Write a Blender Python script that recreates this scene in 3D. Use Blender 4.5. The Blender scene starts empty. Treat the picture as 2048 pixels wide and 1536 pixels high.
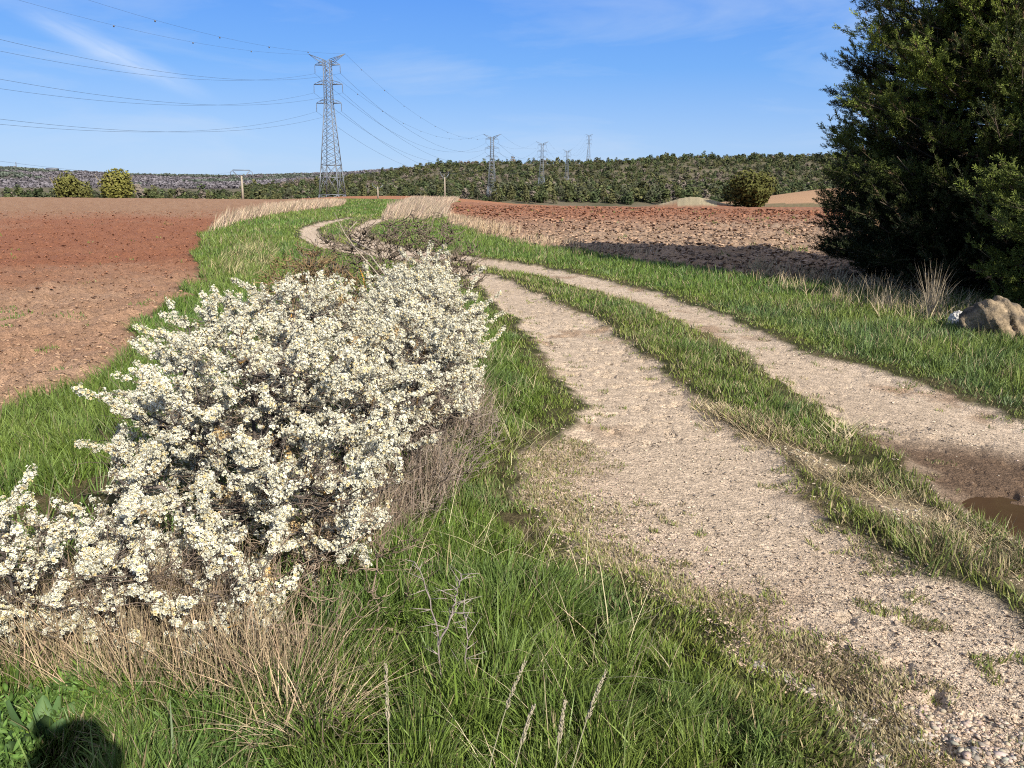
import bpy, bmesh, math, random
import numpy as np
from mathutils import Vector, Matrix
random.seed(7)
RS = np.random.RandomState(11)
S = bpy.context.scene
COL = S.collection

# ---------------------------------------------------------------- camera, sky, sun, exposure
F, CX, CY, HOR, ROLL, CAMZ = 1600.0, 1024.0, 768.0, 385.0, 0.012, 1.55
PITCH = math.atan((CY - HOR) / F)
cd = bpy.data.cameras.new('camera'); cam = bpy.data.objects.new('camera', cd); COL.objects.link(cam)
cd.sensor_width = 36.0; cd.lens = 36.0 * F / 2048.0; cd.clip_start = 0.05; cd.clip_end = 20000
RM = Matrix.Rotation(math.pi / 2 - PITCH, 3, 'X') @ Matrix.Rotation(ROLL, 3, 'Z')
cam.matrix_world = Matrix.Translation((0, 0, CAMZ)) @ RM.to_4x4()
S.camera = cam
RN = np.array(RM)
def ray(px, py):
    return RN @ np.array([(px - CX) / F, (CY - py) / F, -1.0])
def at(px, py, z=0.0):
    d = ray(px, py); t = (z - CAMZ) / d[2]
    return np.array([d[0] * t, d[1] * t, z])
def atY(px, py, Y):
    d = ray(px, py); t = Y / d[1]
    return np.array([d[0] * t, Y, CAMZ + d[2] * t])

SUN_EL = math.radians(33.0)
SUN_AZ = math.radians(31.0)          # the sun stands behind the camera, this far round to the right
sdir = Vector((math.sin(SUN_AZ) * math.cos(SUN_EL), -math.cos(SUN_AZ) * math.cos(SUN_EL), math.sin(SUN_EL)))
sl = bpy.data.lights.new('sun', 'SUN'); sl.energy = 5.0; sl.angle = math.radians(0.5); sl.color = (1.0, 0.93, 0.82)
so = bpy.data.objects.new('sun', sl); COL.objects.link(so)
so.rotation_euler = sdir.to_track_quat('Z', 'Y').to_euler()
W = bpy.data.worlds.new('World'); S.world = W; W.use_nodes = True
nt = W.node_tree; nt.nodes.clear(); N = nt.nodes.new; Lk = nt.links.new
sky = N('ShaderNodeTexSky'); sky.sky_type = 'NISHITA'; sky.sun_disc = False
sky.sun_elevation = SUN_EL; sky.sun_rotation = math.atan2(sdir.x, sdir.y)
sky.altitude = 900; sky.air_density = 1.0; sky.dust_density = 0.35; sky.ozone_density = 3.5
tcs = N('ShaderNodeTexCoord'); sx_ = N('ShaderNodeSeparateXYZ'); Lk(tcs.outputs['Generated'], sx_.inputs[0])
dome = N('ShaderNodeValToRGB'); EL = dome.color_ramp.elements
for q_, (p_, c_) in enumerate([(0.0, (.34, .52, .82)), (.06, (.30, .49, .84)), (.14, (.14, .375, .86)), (.26, (.055, .255, .86)), (1.0, (.03, .12, .45))]):
    e_ = EL[q_] if q_ < 1 else EL.new(p_)
    e_.position = p_; e_.color = (*c_, 1)
EL[len(EL) - 1].position = 1.0; EL[len(EL) - 1].color = (.03, .12, .45, 1)
Lk(sx_.outputs[2], dome.inputs[0])
gain = N('ShaderNodeVectorMath'); gain.operation = 'SCALE'; gain.inputs['Scale'].default_value = 6.1; Lk(dome.outputs[0], gain.inputs[0])
blue = N('ShaderNodeMixRGB'); blue.inputs[0].default_value = .85; Lk(sky.outputs[0], blue.inputs[1]); Lk(gain.outputs[0], blue.inputs[2])
hs = N('ShaderNodeHueSaturation'); hs.inputs['Saturation'].default_value = 1.0; hs.inputs['Value'].default_value = 1.0
Lk(blue.outputs[0], hs.inputs['Color'])
# thin cirrus: stretched noise on the view direction
_s = ray(225, 105); STK = _s / np.linalg.norm(_s)
tc = N('ShaderNodeTexCoord'); mp = N('ShaderNodeMapping'); mp.inputs['Rotation'].default_value = (0.0, 0.35, 0.5)
mp.inputs['Scale'].default_value = (1.6, 2.2, 8.5)
nz = N('ShaderNodeTexNoise'); nz.inputs['Scale'].default_value = 1.9; nz.inputs['Detail'].default_value = 7; nz.inputs['Roughness'].default_value = 0.55
nz.inputs['Distortion'].default_value = 0.5
cr = N('ShaderNodeValToRGB'); cr.color_ramp.elements[0].position = 0.47; cr.color_ramp.elements[1].position = 0.80
cr.color_ramp.elements[1].color = (0.5, 0.5, 0.5, 1)
mx = N('ShaderNodeMixRGB'); mx.inputs[2].default_value = (3.9, 4.5, 5.4, 1)
Lk(tc.outputs['Generated'], mp.inputs[0]); Lk(mp.outputs[0], nz.inputs[0]); Lk(nz.outputs[0], cr.inputs[0])
Lk(cr.outputs[0], mx.inputs[0]); Lk(hs.outputs[0], mx.inputs[1])
st1 = N('ShaderNodeMapping'); st1.inputs['Location'].default_value = tuple(-v for v in STK); Lk(tc.outputs['Generated'], st1.inputs[0])
st0 = N('ShaderNodeMapping'); st0.inputs['Rotation'].default_value = (0, math.radians(-25), 0); Lk(st1.outputs[0], st0.inputs[0]); st2 = N('ShaderNodeMapping'); st2.inputs['Scale'].default_value = (9, 1, 52); Lk(st0.outputs[0], st2.inputs[0])
ln = N('ShaderNodeVectorMath'); ln.operation = 'LENGTH'; sxy = N('ShaderNodeVectorMath'); sxy.operation = 'MULTIPLY'; sxy.inputs[1].default_value = (1, 0, 1); Lk(st2.outputs[0], sxy.inputs[0]); Lk(sxy.outputs[0], ln.inputs[0])
sr = N('ShaderNodeMapRange'); sr.inputs[1].default_value = 1.0; sr.inputs[2].default_value = 0.0; sr.inputs[3].default_value = 0; sr.inputs[4].default_value = .75; sr.interpolation_type = 'SMOOTHSTEP'; Lk(ln.outputs['Value'], sr.inputs[0])
sn = N('ShaderNodeTexNoise'); sn.inputs['Scale'].default_value = 2.2; sn.inputs['Detail'].default_value = 6; sn.inputs['Distortion'].default_value = .6; Lk(st2.outputs[0], sn.inputs[0])
sm_ = N('ShaderNodeMath'); sm_.operation = 'MULTIPLY'; Lk(sr.outputs[0], sm_.inputs[0]); Lk(sn.outputs[0], sm_.inputs[1])
m2 = N('ShaderNodeMixRGB'); m2.inputs[2].default_value = (5.0, 5.4, 6.0, 1); Lk(sm_.outputs[0], m2.inputs[0]); Lk(mx.outputs[0], m2.inputs[1])
bg = N('ShaderNodeBackground'); bg.inputs[1].default_value = 0.085
ow = N('ShaderNodeOutputWorld'); Lk(m2.outputs[0], bg.inputs[0]); Lk(bg.outputs[0], ow.inputs[0])
S.view_settings.view_transform = 'Standard'; S.view_settings.look = 'None'
S.view_settings.exposure = 1.0; S.view_settings.gamma = 1.0
S.cycles.max_bounces = 4; S.cycles.diffuse_bounces = 2; S.cycles.glossy_bounces = 2
S.cycles.transmission_bounces = 2; S.cycles.use_denoising = False
S.cycles.caustics_reflective = False; S.cycles.caustics_refractive = False
S.cycles.pixel_filter_type = 'BLACKMAN_HARRIS'; S.cycles.filter_width = 1.1

# ---------------------------------------------------------------- numeric helpers
def _h(ix, iy, seed):
    n = (ix * 374761393 + iy * 668265263 + seed * 974634777) & 0x7fffffff
    n = ((n ^ (n >> 13)) * 1274126177) & 0x7fffffff
    return ((n ^ (n >> 16)) & 0xffff) / 65535.0
def noise(x, y, s=1.0, seed=0):
    x = np.asarray(x, float) / s; y = np.asarray(y, float) / s
    ix = np.floor(x).astype(np.int64); iy = np.floor(y).astype(np.int64)
    fx = x - ix; fy = y - iy; fx = fx * fx * (3 - 2 * fx); fy = fy * fy * (3 - 2 * fy)
    a = _h(ix, iy, seed); b = _h(ix + 1, iy, seed); c = _h(ix, iy + 1, seed); d = _h(ix + 1, iy + 1, seed)
    return (a + (b - a) * fx) * (1 - fy) + (c + (d - c) * fx) * fy
def fbm(x, y, s=1.0, seed=0, o=4):
    r = 0; w = 1; t = 0
    for i in range(o):
        c, q = math.cos(i * 1.1), math.sin(i * 1.1)
        r = r + w * noise(c * x + q * y, c * y - q * x, s, seed + i * 17); t += w; w *= 0.5; s *= 0.5
    return r / t
def sst(a, b, x):
    t = np.clip((x - a) / (b - a), 0, 1); return t * t * (3 - 2 * t)
def mix(a, b, t):
    return a + (b - a) * t
def poly_sd(poly, x, y):          # signed distance, positive inside
    P = np.asarray(poly, float); n = len(P)
    d2 = np.full(x.shape, 1e18); ins = np.zeros(x.shape, bool)
    for i in range(n):
        ax, ay = P[i]; bx, by = P[(i + 1) % n]
        ex, ey = bx - ax, by - ay; L = ex * ex + ey * ey + 1e-12
        t = np.clip(((x - ax) * ex + (y - ay) * ey) / L, 0, 1)
        d2 = np.minimum(d2, (x - ax - t * ex) ** 2 + (y - ay - t * ey) ** 2)
        c = (ay > y) != (by > y)
        with np.errstate(divide='ignore', invalid='ignore'):
            xi = (bx - ax) * (y - ay) / (by - ay + 1e-15) + ax
        ins ^= c & (x < xi)
    return np.where(ins, 1, -1) * np.sqrt(d2)
def W2(pts):
    return [tuple(at(*p)[:2]) for p in pts]

# ---------------------------------------------------------------- plan of the place
RUT_L = W2([(1000, 553), (1070, 585), (1180, 632), (1260, 682), (1330, 742), (1400, 792), (1490, 850), (1580, 905), (1640, 975), (1680, 1045),
            (1770, 1092), (1860, 1150), (1960, 1212), (2048, 1262), (2500, 1500), (2500, 2100), (1900, 2100), (1790, 1536), (1700, 1440), (1600, 1380),
            (1490, 1310), (1420, 1230), (1300, 1170), (1180, 1120), (1095, 1040), (1050, 965), (1055, 905), (1130, 868), (1165, 830),
            (1140, 780), (1110, 735), (1082, 690), (1040, 642), (985, 596), (935, 552), (860, 532), (780, 520), (690, 507), (630, 492), (598, 470), (606, 456), (640, 445),
            (690, 437), (700, 435), (705, 438), (663, 447), (634, 459), (648, 476), (700, 494), (800, 510), (890, 527), (945, 538)])
RUT_R = W2([(700, 470), (712, 454), (740, 441), (775, 436), (780, 439), (755, 447), (735, 458), (735, 474), (800, 492), (870, 505), (945, 512), (1080, 532),
            (1200, 556), (1330, 590), (1450, 632), (1560, 680), (1660, 718), (1760, 742), (1860, 772), (1950, 808), (2048, 842), (2400, 960),
            (3000, 1300), (2400, 1260), (2048, 1082), (1980, 1040), (1930, 1002), (1850, 960), (1780, 902), (1700, 850), (1600, 790), (1500, 712), (1420, 668),
            (1300, 612), (1200, 582), (1060, 547), (930, 527), (860, 519), (780, 508), (715, 490)])
FIELD_L = W2([(-900, 1300), (-300, 1000), (0, 850), (60, 815), (150, 775), (212, 738), (245, 700), (290, 655), (345, 612), (395, 565), (400, 520), (392, 488),
              (404, 470), (445, 446), (520, 424), (600, 411), (640, 406)]) + [(-60, 300), (-900, 300), (-900, 2)]
FIELD_R = W2([(905, 405), (880, 413), (893, 436), (955, 468), (1060, 493), (1200, 512), (1300, 529), (1400, 542), (1560, 561), (1750, 580), (2100, 600), (2600, 625)]) + [(300, 12), (300, 240), (-8, 240)]
PUDDLE = W2([(1915, 975), (1958, 966), (2048, 985), (2150, 1000), (2260, 1040), (2330, 1130), (2220, 1150), (2110, 1100), (2048, 1056), (1985, 1036), (1938, 1008)])
MUD = W2([(1700, 850), (1820, 868), (1960, 880), (2100, 905), (2400, 1000), (2500, 1250), (2200, 1200), (2048, 1085), (1930, 1010), (1830, 950)])
BARE = W2([(1560, 885), (1700, 930), (1800, 985), (1900, 1045), (2000, 1100), (2120, 1160), (2120, 1230), (1990, 1150), (1900, 1110), (1760, 1020), (1660, 960)])
MESSY = W2([(1060, 900), (1150, 880), (1280, 960), (1420, 1100), (1600, 1260), (1900, 1400), (2100, 1500), (2100, 1900), (1800, 1600), (1640, 1400), (1450, 1260), (1200, 1130), (1050, 980)])
UX = np.array([-3, -.64, -.3, -.2, -.1, 0, .2, .4, 3]); UD = np.array([150, 150, 145, 170, 160, 104, 108, 150, 160.])
SKX = (np.array([-600, 0, 450, 600, 700, 800, 900, 1000, 1200, 1400, 1640, 2048, 3000]) - CX) / F * math.cos(PITCH)
SKY_ = np.array([378, 378, 374, 364, 352, 338, 325, 321, 318, 309, 305, 300, 300.])
ZR = 1.55 + (385 - SKY_) / F * 1100 - 6.5
def terrain(x, y):
    d = np.hypot(x, y); u = np.where(y > 1, x / np.maximum(y, 1), 3.0 * np.sign(x))
    D = np.interp(u, UX, UD)
    z = -0.02 * np.logaddexp(0, (d - D) / 12.0) * 12.0
    z = np.maximum(z, -7 + 0.0 * d)
    zr = np.interp(u, SKX, ZR) + (fbm(x, y, 110, 189, 3) - .5) * 9 * (d > 900)
    fr = np.interp(d, [430, 520, 700, 880, 1090, 1300], [0, .16, .2, .34, 1, 1.02])
    z = z + (zr + 6) * fr
    z = z + 33 * sst(1200, 2600, d) + sst(1200, 2500, d) * 20 * (fbm(x, y, 900, 5) - .5) + 13 * sst(1300, 2400, d) * sst(-.45, -.66, u)
    z = z + 8.5 * np.exp(-((x - 128) ** 2 / 2600 + (y - 290) ** 2 / 2500))
    z = z + 1.9 * np.exp(-((x - 28.5) ** 2 / 22 + (y - 132) ** 2 / 40))
    z = z + 1.9 * np.exp(-((x + 30) ** 2 / 1500 + (y - 250) ** 2 / 1600))
    z = z + sst(20, 90, d) * (fbm(x, y, 60, 8, 2) - .5) * .35 * (d < 400)
    return z
def zones(x, y):
    wx = x + (fbm(x, y, .5, 31, 4) - .5) * .34 + (fbm(x, y, .12, 33, 2) - .5) * .10; wy = y + (fbm(x, y, .5, 57, 4) - .5) * .4 + (fbm(x, y, .12, 34, 2) - .5) * .12
    Z = {}
    Z['rl'] = poly_sd(RUT_L, wx, wy); Z['rr'] = poly_sd(RUT_R, wx, wy)
    Z['t'] = np.maximum(Z['rl'], Z['rr'])
    fx = x + (fbm(x, y, 1.3, 77, 4) - .5) * .8; fy = y + (fbm(x, y, 1.3, 99, 4) - .5) * 1.2
    Z['fl'] = poly_sd(FIELD_L, fx, fy); Z['fr'] = poly_sd(FIELD_R, fx, fy)
    return Z
def ground_z(x, y, Z=None):
    x = np.atleast_1d(np.asarray(x, float)); y = np.atleast_1d(np.asarray(y, float))
    if Z is None: Z = zones(x, y)
    d = np.hypot(x, y)
    z = terrain(x, y)
    near = 1 - sst(60, 110, d)
    tr = sst(-.12, .18, Z['t'])
    z = z - tr * .05 * near
    mudk = sst(-.05, .35, poly_sd(MUD, x, y)); pud = sst(-.1, .25, poly_sd(PUDDLE, x, y))
    z = z - pud * .062 - mudk * .012
    gr = (1 - tr) * (Z['fl'] < 0) * (Z['fr'] < 0)
    z = z + gr * near * ((fbm(x, y, .7, 3, 4) - .5) * .07)
    z = z + tr * (1 - pud) * ((fbm(x, y, .10, 4, 3) - .5) * .007 + (fbm(x, y, 1.3, 6, 2) - .5) * .04 - np.maximum(fbm(x, y, .10, 9, 4) - .54, 0) * .14 * sst(.3, .6, fbm(x, y, 1.1, 10, 2)))
    fl = sst(0, .3, Z['fl']); fr = sst(0, .5, Z['fr'])
    c1 = fbm(x, y, .16, 14, 4); c2 = fbm(x, y, .42, 24, 3)
    far = sst(8, 50, d)
    row = np.sin((x * .93 - y * .36) * 2 * math.pi / .42 + fbm(x, y, 1.5, 141, 2) * 3) * .019 + np.sin((x * .93 - y * .36) * 2 * math.pi / 2.6 + fbm(x, y, 4, 142, 2) * 4) * .03
    z = z + fl * (row + (np.maximum(c1 - .42, 0)) * .17 + (c2 - .5) * .05 * (1 + 2 * far))
    e1 = 1 - np.abs(fbm(x, y, .3, 44, 3) - .5) * 4; e2 = fbm(x, y, .8, 54, 3)
    z = z + fr * (np.maximum(e1, 0) * .085 + (e2 - .5) * .2 + np.maximum(c1 - .5, 0) * .2)
    return z
def gz(x, y): return float(ground_z([x], [y])[0])

# ---------------------------------------------------------------- object helpers
def tag(o, label=None, cat=None, group=None, kind=None):
    if label: o['label'] = label
    if cat: o['category'] = cat
    if group: o['group'] = group
    if kind: o['kind'] = kind
    return o
def empty(name, loc, label, cat, group=None):
    o = bpy.data.objects.new(name, None); COL.objects.link(o); o.location = loc; o.empty_display_size = .2
    return tag(o, label, cat, group)
def mesh_np(name, V, faces, mat, parent=None, col=None, smooth=False, loc=None):
    """faces: list of (array of n x k indices)"""
    me = bpy.data.meshes.new(name)
    V = np.asarray(V, np.float32)
    if loc is not None: V = V - np.asarray(loc, np.float32)
    fl = [np.asarray(f, np.int32) for f in faces if len(f)]
    idx = np.concatenate([f.ravel() for f in fl]); tot = np.concatenate([np.full(len(f), f.shape[1], np.int32) for f in fl])
    st = np.concatenate([[0], np.cumsum(tot)[:-1]]).astype(np.int32)
    me.vertices.add(len(V)); me.vertices.foreach_set('co', V.ravel())
    me.loops.add(len(idx)); me.loops.foreach_set('vertex_index', idx)
    me.polygons.add(len(tot)); me.polygons.foreach_set('loop_start', st)
    try: me.polygons.foreach_set('loop_total', tot)
    except Exception: pass
    me.update(calc_edges=True)
    if smooth: me.polygons.foreach_set('use_smooth', np.ones(len(tot), bool))
    if col is not None:
        C = np.ones((len(V), 4), np.float32); C[:, :3] = col
        a = me.color_attributes.new('col', 'FLOAT_COLOR', 'POINT'); a.data.foreach_set('color', C.ravel())
    me.materials.append(mat)
    o = bpy.data.objects.new(name, me); COL.objects.link(o)
    if parent: o.parent = parent
    if loc is not None and not parent: o.location = loc
    return o
class MB:
    def __init__(s): s.V = []; s.Q = []; s.T = []; s.C = []; s.n = 0
    def add(s, V, Q=None, T=None, c=None):
        V = np.asarray(V, float)
        if Q is not None and len(Q): s.Q.append(np.asarray(Q) + s.n)
        if T is not None and len(T): s.T.append(np.asarray(T) + s.n)
        s.V.append(V); s.n += len(V)
        if c is not None: s.C.append(np.broadcast_to(np.asarray(c, float), (len(V), 3)))
    def tube(s, P, R, k=5, c=None, cap=True):
        P = np.asarray(P, float); n = len(P); R = np.broadcast_to(np.asarray(R, float), (n,))
        T = np.gradient(P, axis=0); T /= np.linalg.norm(T, axis=1)[:, None] + 1e-9
        a = np.array([0, 0, 1.]) if abs(T[0][2]) < .9 else np.array([1., 0, 0])
        U = np.cross(T, a); U /= np.linalg.norm(U, axis=1)[:, None] + 1e-9; B = np.cross(T, U)
        an = np.arange(k) * 2 * math.pi / k
        V = P[:, None] + R[:, None, None] * (U[:, None] * np.cos(an)[None, :, None] + B[:, None] * np.sin(an)[None, :, None])
        i = np.arange(n - 1)[:, None] * k; j = np.arange(k)[None]; j2 = (j + 1) % k
        Q = np.stack([i + j, i + j2, i + k + j2, i + k + j], -1).reshape(-1, 4)
        V = V.reshape(-1, 3)
        if c is not None and np.ndim(c) == 2: c = np.repeat(c, k, axis=0)
        T3 = None
        if cap:
            T3 = [[0, q + 1, q] for q in range(1, k - 1)] + [[(n - 1) * k, (n - 1) * k + q, (n - 1) * k + q + 1] for q in range(1, k - 1)]
        s.add(V, Q, T3, c)
    def bar(s, a, b, w, c=None): s.tube([a, b], w / 2 * 1.2, 4, c)
    def box(s, c0, sz, c=None):
        c0 = np.array(c0, float); h = np.array(sz, float) / 2
        V = np.array([[x, y, z] for x in (-1, 1) for y in (-1, 1) for z in (-1, 1)]) * h + c0
        s.add(V, [[0, 1, 3, 2], [4, 6, 7, 5], [0, 4, 5, 1], [2, 3, 7, 6], [0, 2, 6, 4], [1, 5, 7, 3]], None, c)
    def build(s, name, mat, parent=None, smooth=False, loc=None):
        V = np.concatenate(s.V); f = []
        if s.Q: f.append(np.concatenate(s.Q))
        if s.T: f.append(np.concatenate(s.T))
        col = np.concatenate(s.C) if s.C else None
        return mesh_np(name, V, f, mat, parent, col, smooth, loc)
def mat(name, color=None, rough=.9, spec=.2, attr=False, nscale=0, namp=.25, bump=0, bscale=40, trans=0, metal=0, bdist=.02, nscale2=0, tone=.80):
    m = bpy.data.materials.new(name); m.use_nodes = True; t = m.node_tree; t.nodes.clear(); N = t.nodes.new; L = t.links.new
    out = N('ShaderNodeOutputMaterial'); p = N('ShaderNodeBsdfPrincipled')
    p.inputs['Roughness'].default_value = rough; p.inputs['Specular IOR Level'].default_value = spec; p.inputs['Metallic'].default_value = metal
    geo = N('ShaderNodeNewGeometry')
    if attr:
        a = N('ShaderNodeAttribute'); a.attribute_name = 'col'; src = a.outputs['Color']
    else:
        a = N('ShaderNodeRGB'); a.outputs[0].default_value = (*color, 1); src = a.outputs[0]
    ty = N('ShaderNodeVectorMath'); ty.operation = 'SCALE'; ty.inputs['Scale'].default_value = tone; L(src, ty.inputs[0]); src = ty.outputs[0]
    for k, sc in enumerate([nscale, nscale2]):
        if sc:
            n = N('ShaderNodeTexNoise'); n.inputs['Scale'].default_value = sc; n.inputs['Detail'].default_value = 5; n.inputs['Roughness'].default_value = .65
            L(geo.outputs['Position'], n.inputs['Vector'])
            r = N('ShaderNodeMapRange'); r.inputs[1].default_value = .3; r.inputs[2].default_value = .7; r.inputs[3].default_value = 1 - namp; r.inputs[4].default_value = 1 + namp
            L(n.outputs[0], r.inputs[0])
            v = N('ShaderNodeVectorMath'); v.operation = 'SCALE'; L(src, v.inputs[0]); L(r.outputs[0], v.inputs['Scale']); src = v.outputs[0]
    L(src, p.inputs['Base Color'])
    if bump:
        n = N('ShaderNodeTexNoise'); n.inputs['Scale'].default_value = bscale; n.inputs['Detail'].default_value = 6; n.inputs['Roughness'].default_value = .7
        L(geo.outputs['Position'], n.inputs['Vector'])
        b = N('ShaderNodeBump'); b.inputs['Strength'].default_value = bump; b.inputs['Distance'].default_value = bdist
        L(n.outputs[0], b.inputs['Height']); L(b.outputs[0], p.inputs['Normal'])
    if trans:
        tr = N('ShaderNodeBsdfTranslucent'); L(src, tr.inputs[0]); ms = N('ShaderNodeMixShader'); ms.inputs[0].default_value = trans
        L(p.outputs[0], ms.inputs[1]); L(tr.outputs[0], ms.inputs[2]); L(ms.outputs[0], out.inputs[0])
    else: L(p.outputs[0], out.inputs[0])
    return m
M_ground = mat('soil_and_gravel', attr=True, rough=.95, spec=.06, nscale=130, namp=.27, nscale2=14, bump=.7, bscale=48, bdist=.016)
def gritty(m):
    t = m.node_tree; N = t.nodes.new; L = t.links.new; p = [n for n in t.nodes if n.type == 'BSDF_PRINCIPLED'][0]; b = [n for n in t.nodes if n.type == 'BUMP'][0]
    geo = [n for n in t.nodes if n.type == 'NEW_GEOMETRY'][0]; src = p.inputs['Base Color'].links[0].from_socket
    for sc, amp, st in ((170, .24, .005), (52, .12, .007)):
        v = N('ShaderNodeTexVoronoi'); v.inputs['Scale'].default_value = sc; v.inputs['Randomness'].default_value = 1; L(geo.outputs['Position'], v.inputs['Vector'])
        sep = N('ShaderNodeSeparateColor'); L(v.outputs['Color'], sep.inputs[0])
        r = N('ShaderNodeMapRange'); r.inputs[3].default_value = 1 - amp; r.inputs[4].default_value = 1 + amp; L(sep.outputs[0], r.inputs[0])
        e = N('ShaderNodeMapRange'); e.inputs[1].default_value = .25; e.inputs[2].default_value = .75; e.inputs[3].default_value = 1.04; e.inputs[4].default_value = .80; L(v.outputs['Distance'], e.inputs[0])
        mm = N('ShaderNodeMath'); mm.operation = 'MULTIPLY'; L(r.outputs[0], mm.inputs[0]); L(e.outputs[0], mm.inputs[1])
        vm = N('ShaderNodeVectorMath'); vm.operation = 'SCALE'; L(src, vm.inputs[0]); L(mm.outputs[0], vm.inputs['Scale']); src = vm.outputs[0]
        b2 = N('ShaderNodeBump'); b2.invert = True; b2.inputs['Strength'].default_value = .9; b2.inputs['Distance'].default_value = st; L(v.outputs['Distance'], b2.inputs['Height']); L(b.outputs[0], b2.inputs['Normal']); b = b2
    L(src, p.inputs['Base Color']); L(b.outputs[0], p.inputs['Normal'])
gritty(M_ground)
M_grass = mat('grass_blades', attr=True, rough=.5, spec=.28, trans=.22)
M_dry = mat('dry_stalks', attr=True, rough=.7, spec=.15, trans=.1)
M_petal = mat('petals', attr=True, rough=.7, spec=.1, trans=.16)
M_bark = mat('bark', attr=True, rough=.9, spec=.1, nscale=60, namp=.3, bump=.5, bscale=120, bdist=.004)
M_leaf = mat('foliage', attr=True, rough=.6, spec=.2, trans=.12)
M_far = mat('far_foliage', attr=True, rough=.8, spec=.1, tone=.85)
M_steel = mat('galvanised_steel', (.17, .19, .215), rough=.5, spec=.4, metal=.3, nscale=2, namp=.12)
M_concrete = mat('pale_concrete', (.33, .28, .215), rough=.85, nscale=3, namp=.1)
M_insul = mat('insulator', (.14, .15, .17), rough=.4, nscale=5, namp=.1)
M_wire = mat('cable', (.05, .058, .07), rough=.6, nscale=1, namp=.05)
M_rock = mat('boulder_stone', attr=True, rough=.9, spec=.1, nscale=14, namp=.35, nscale2=50, bump=.9, bscale=30, bdist=.03)
M_stone = mat('gravel_stone', attr=True, rough=.85, spec=.2, nscale=60, namp=.15, bump=.3, bscale=90, bdist=.004)
M_skin = mat('skin', (.45, .27, .19), rough=.55, nscale=20, namp=.05)
M_cloth = mat('jacket', (.05, .08, .14), rough=.9, nscale=60, namp=.12)
M_trouser = mat('trousers', (.10, .09, .075), rough=.9, nscale=60, namp=.12)
M_hat = mat('hat', (.32, .27, .18), rough=.9, nscale=80, namp=.12)
M_dark = mat('phone_case', (.02, .02, .022), rough=.4, nscale=10, namp=.05)

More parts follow.
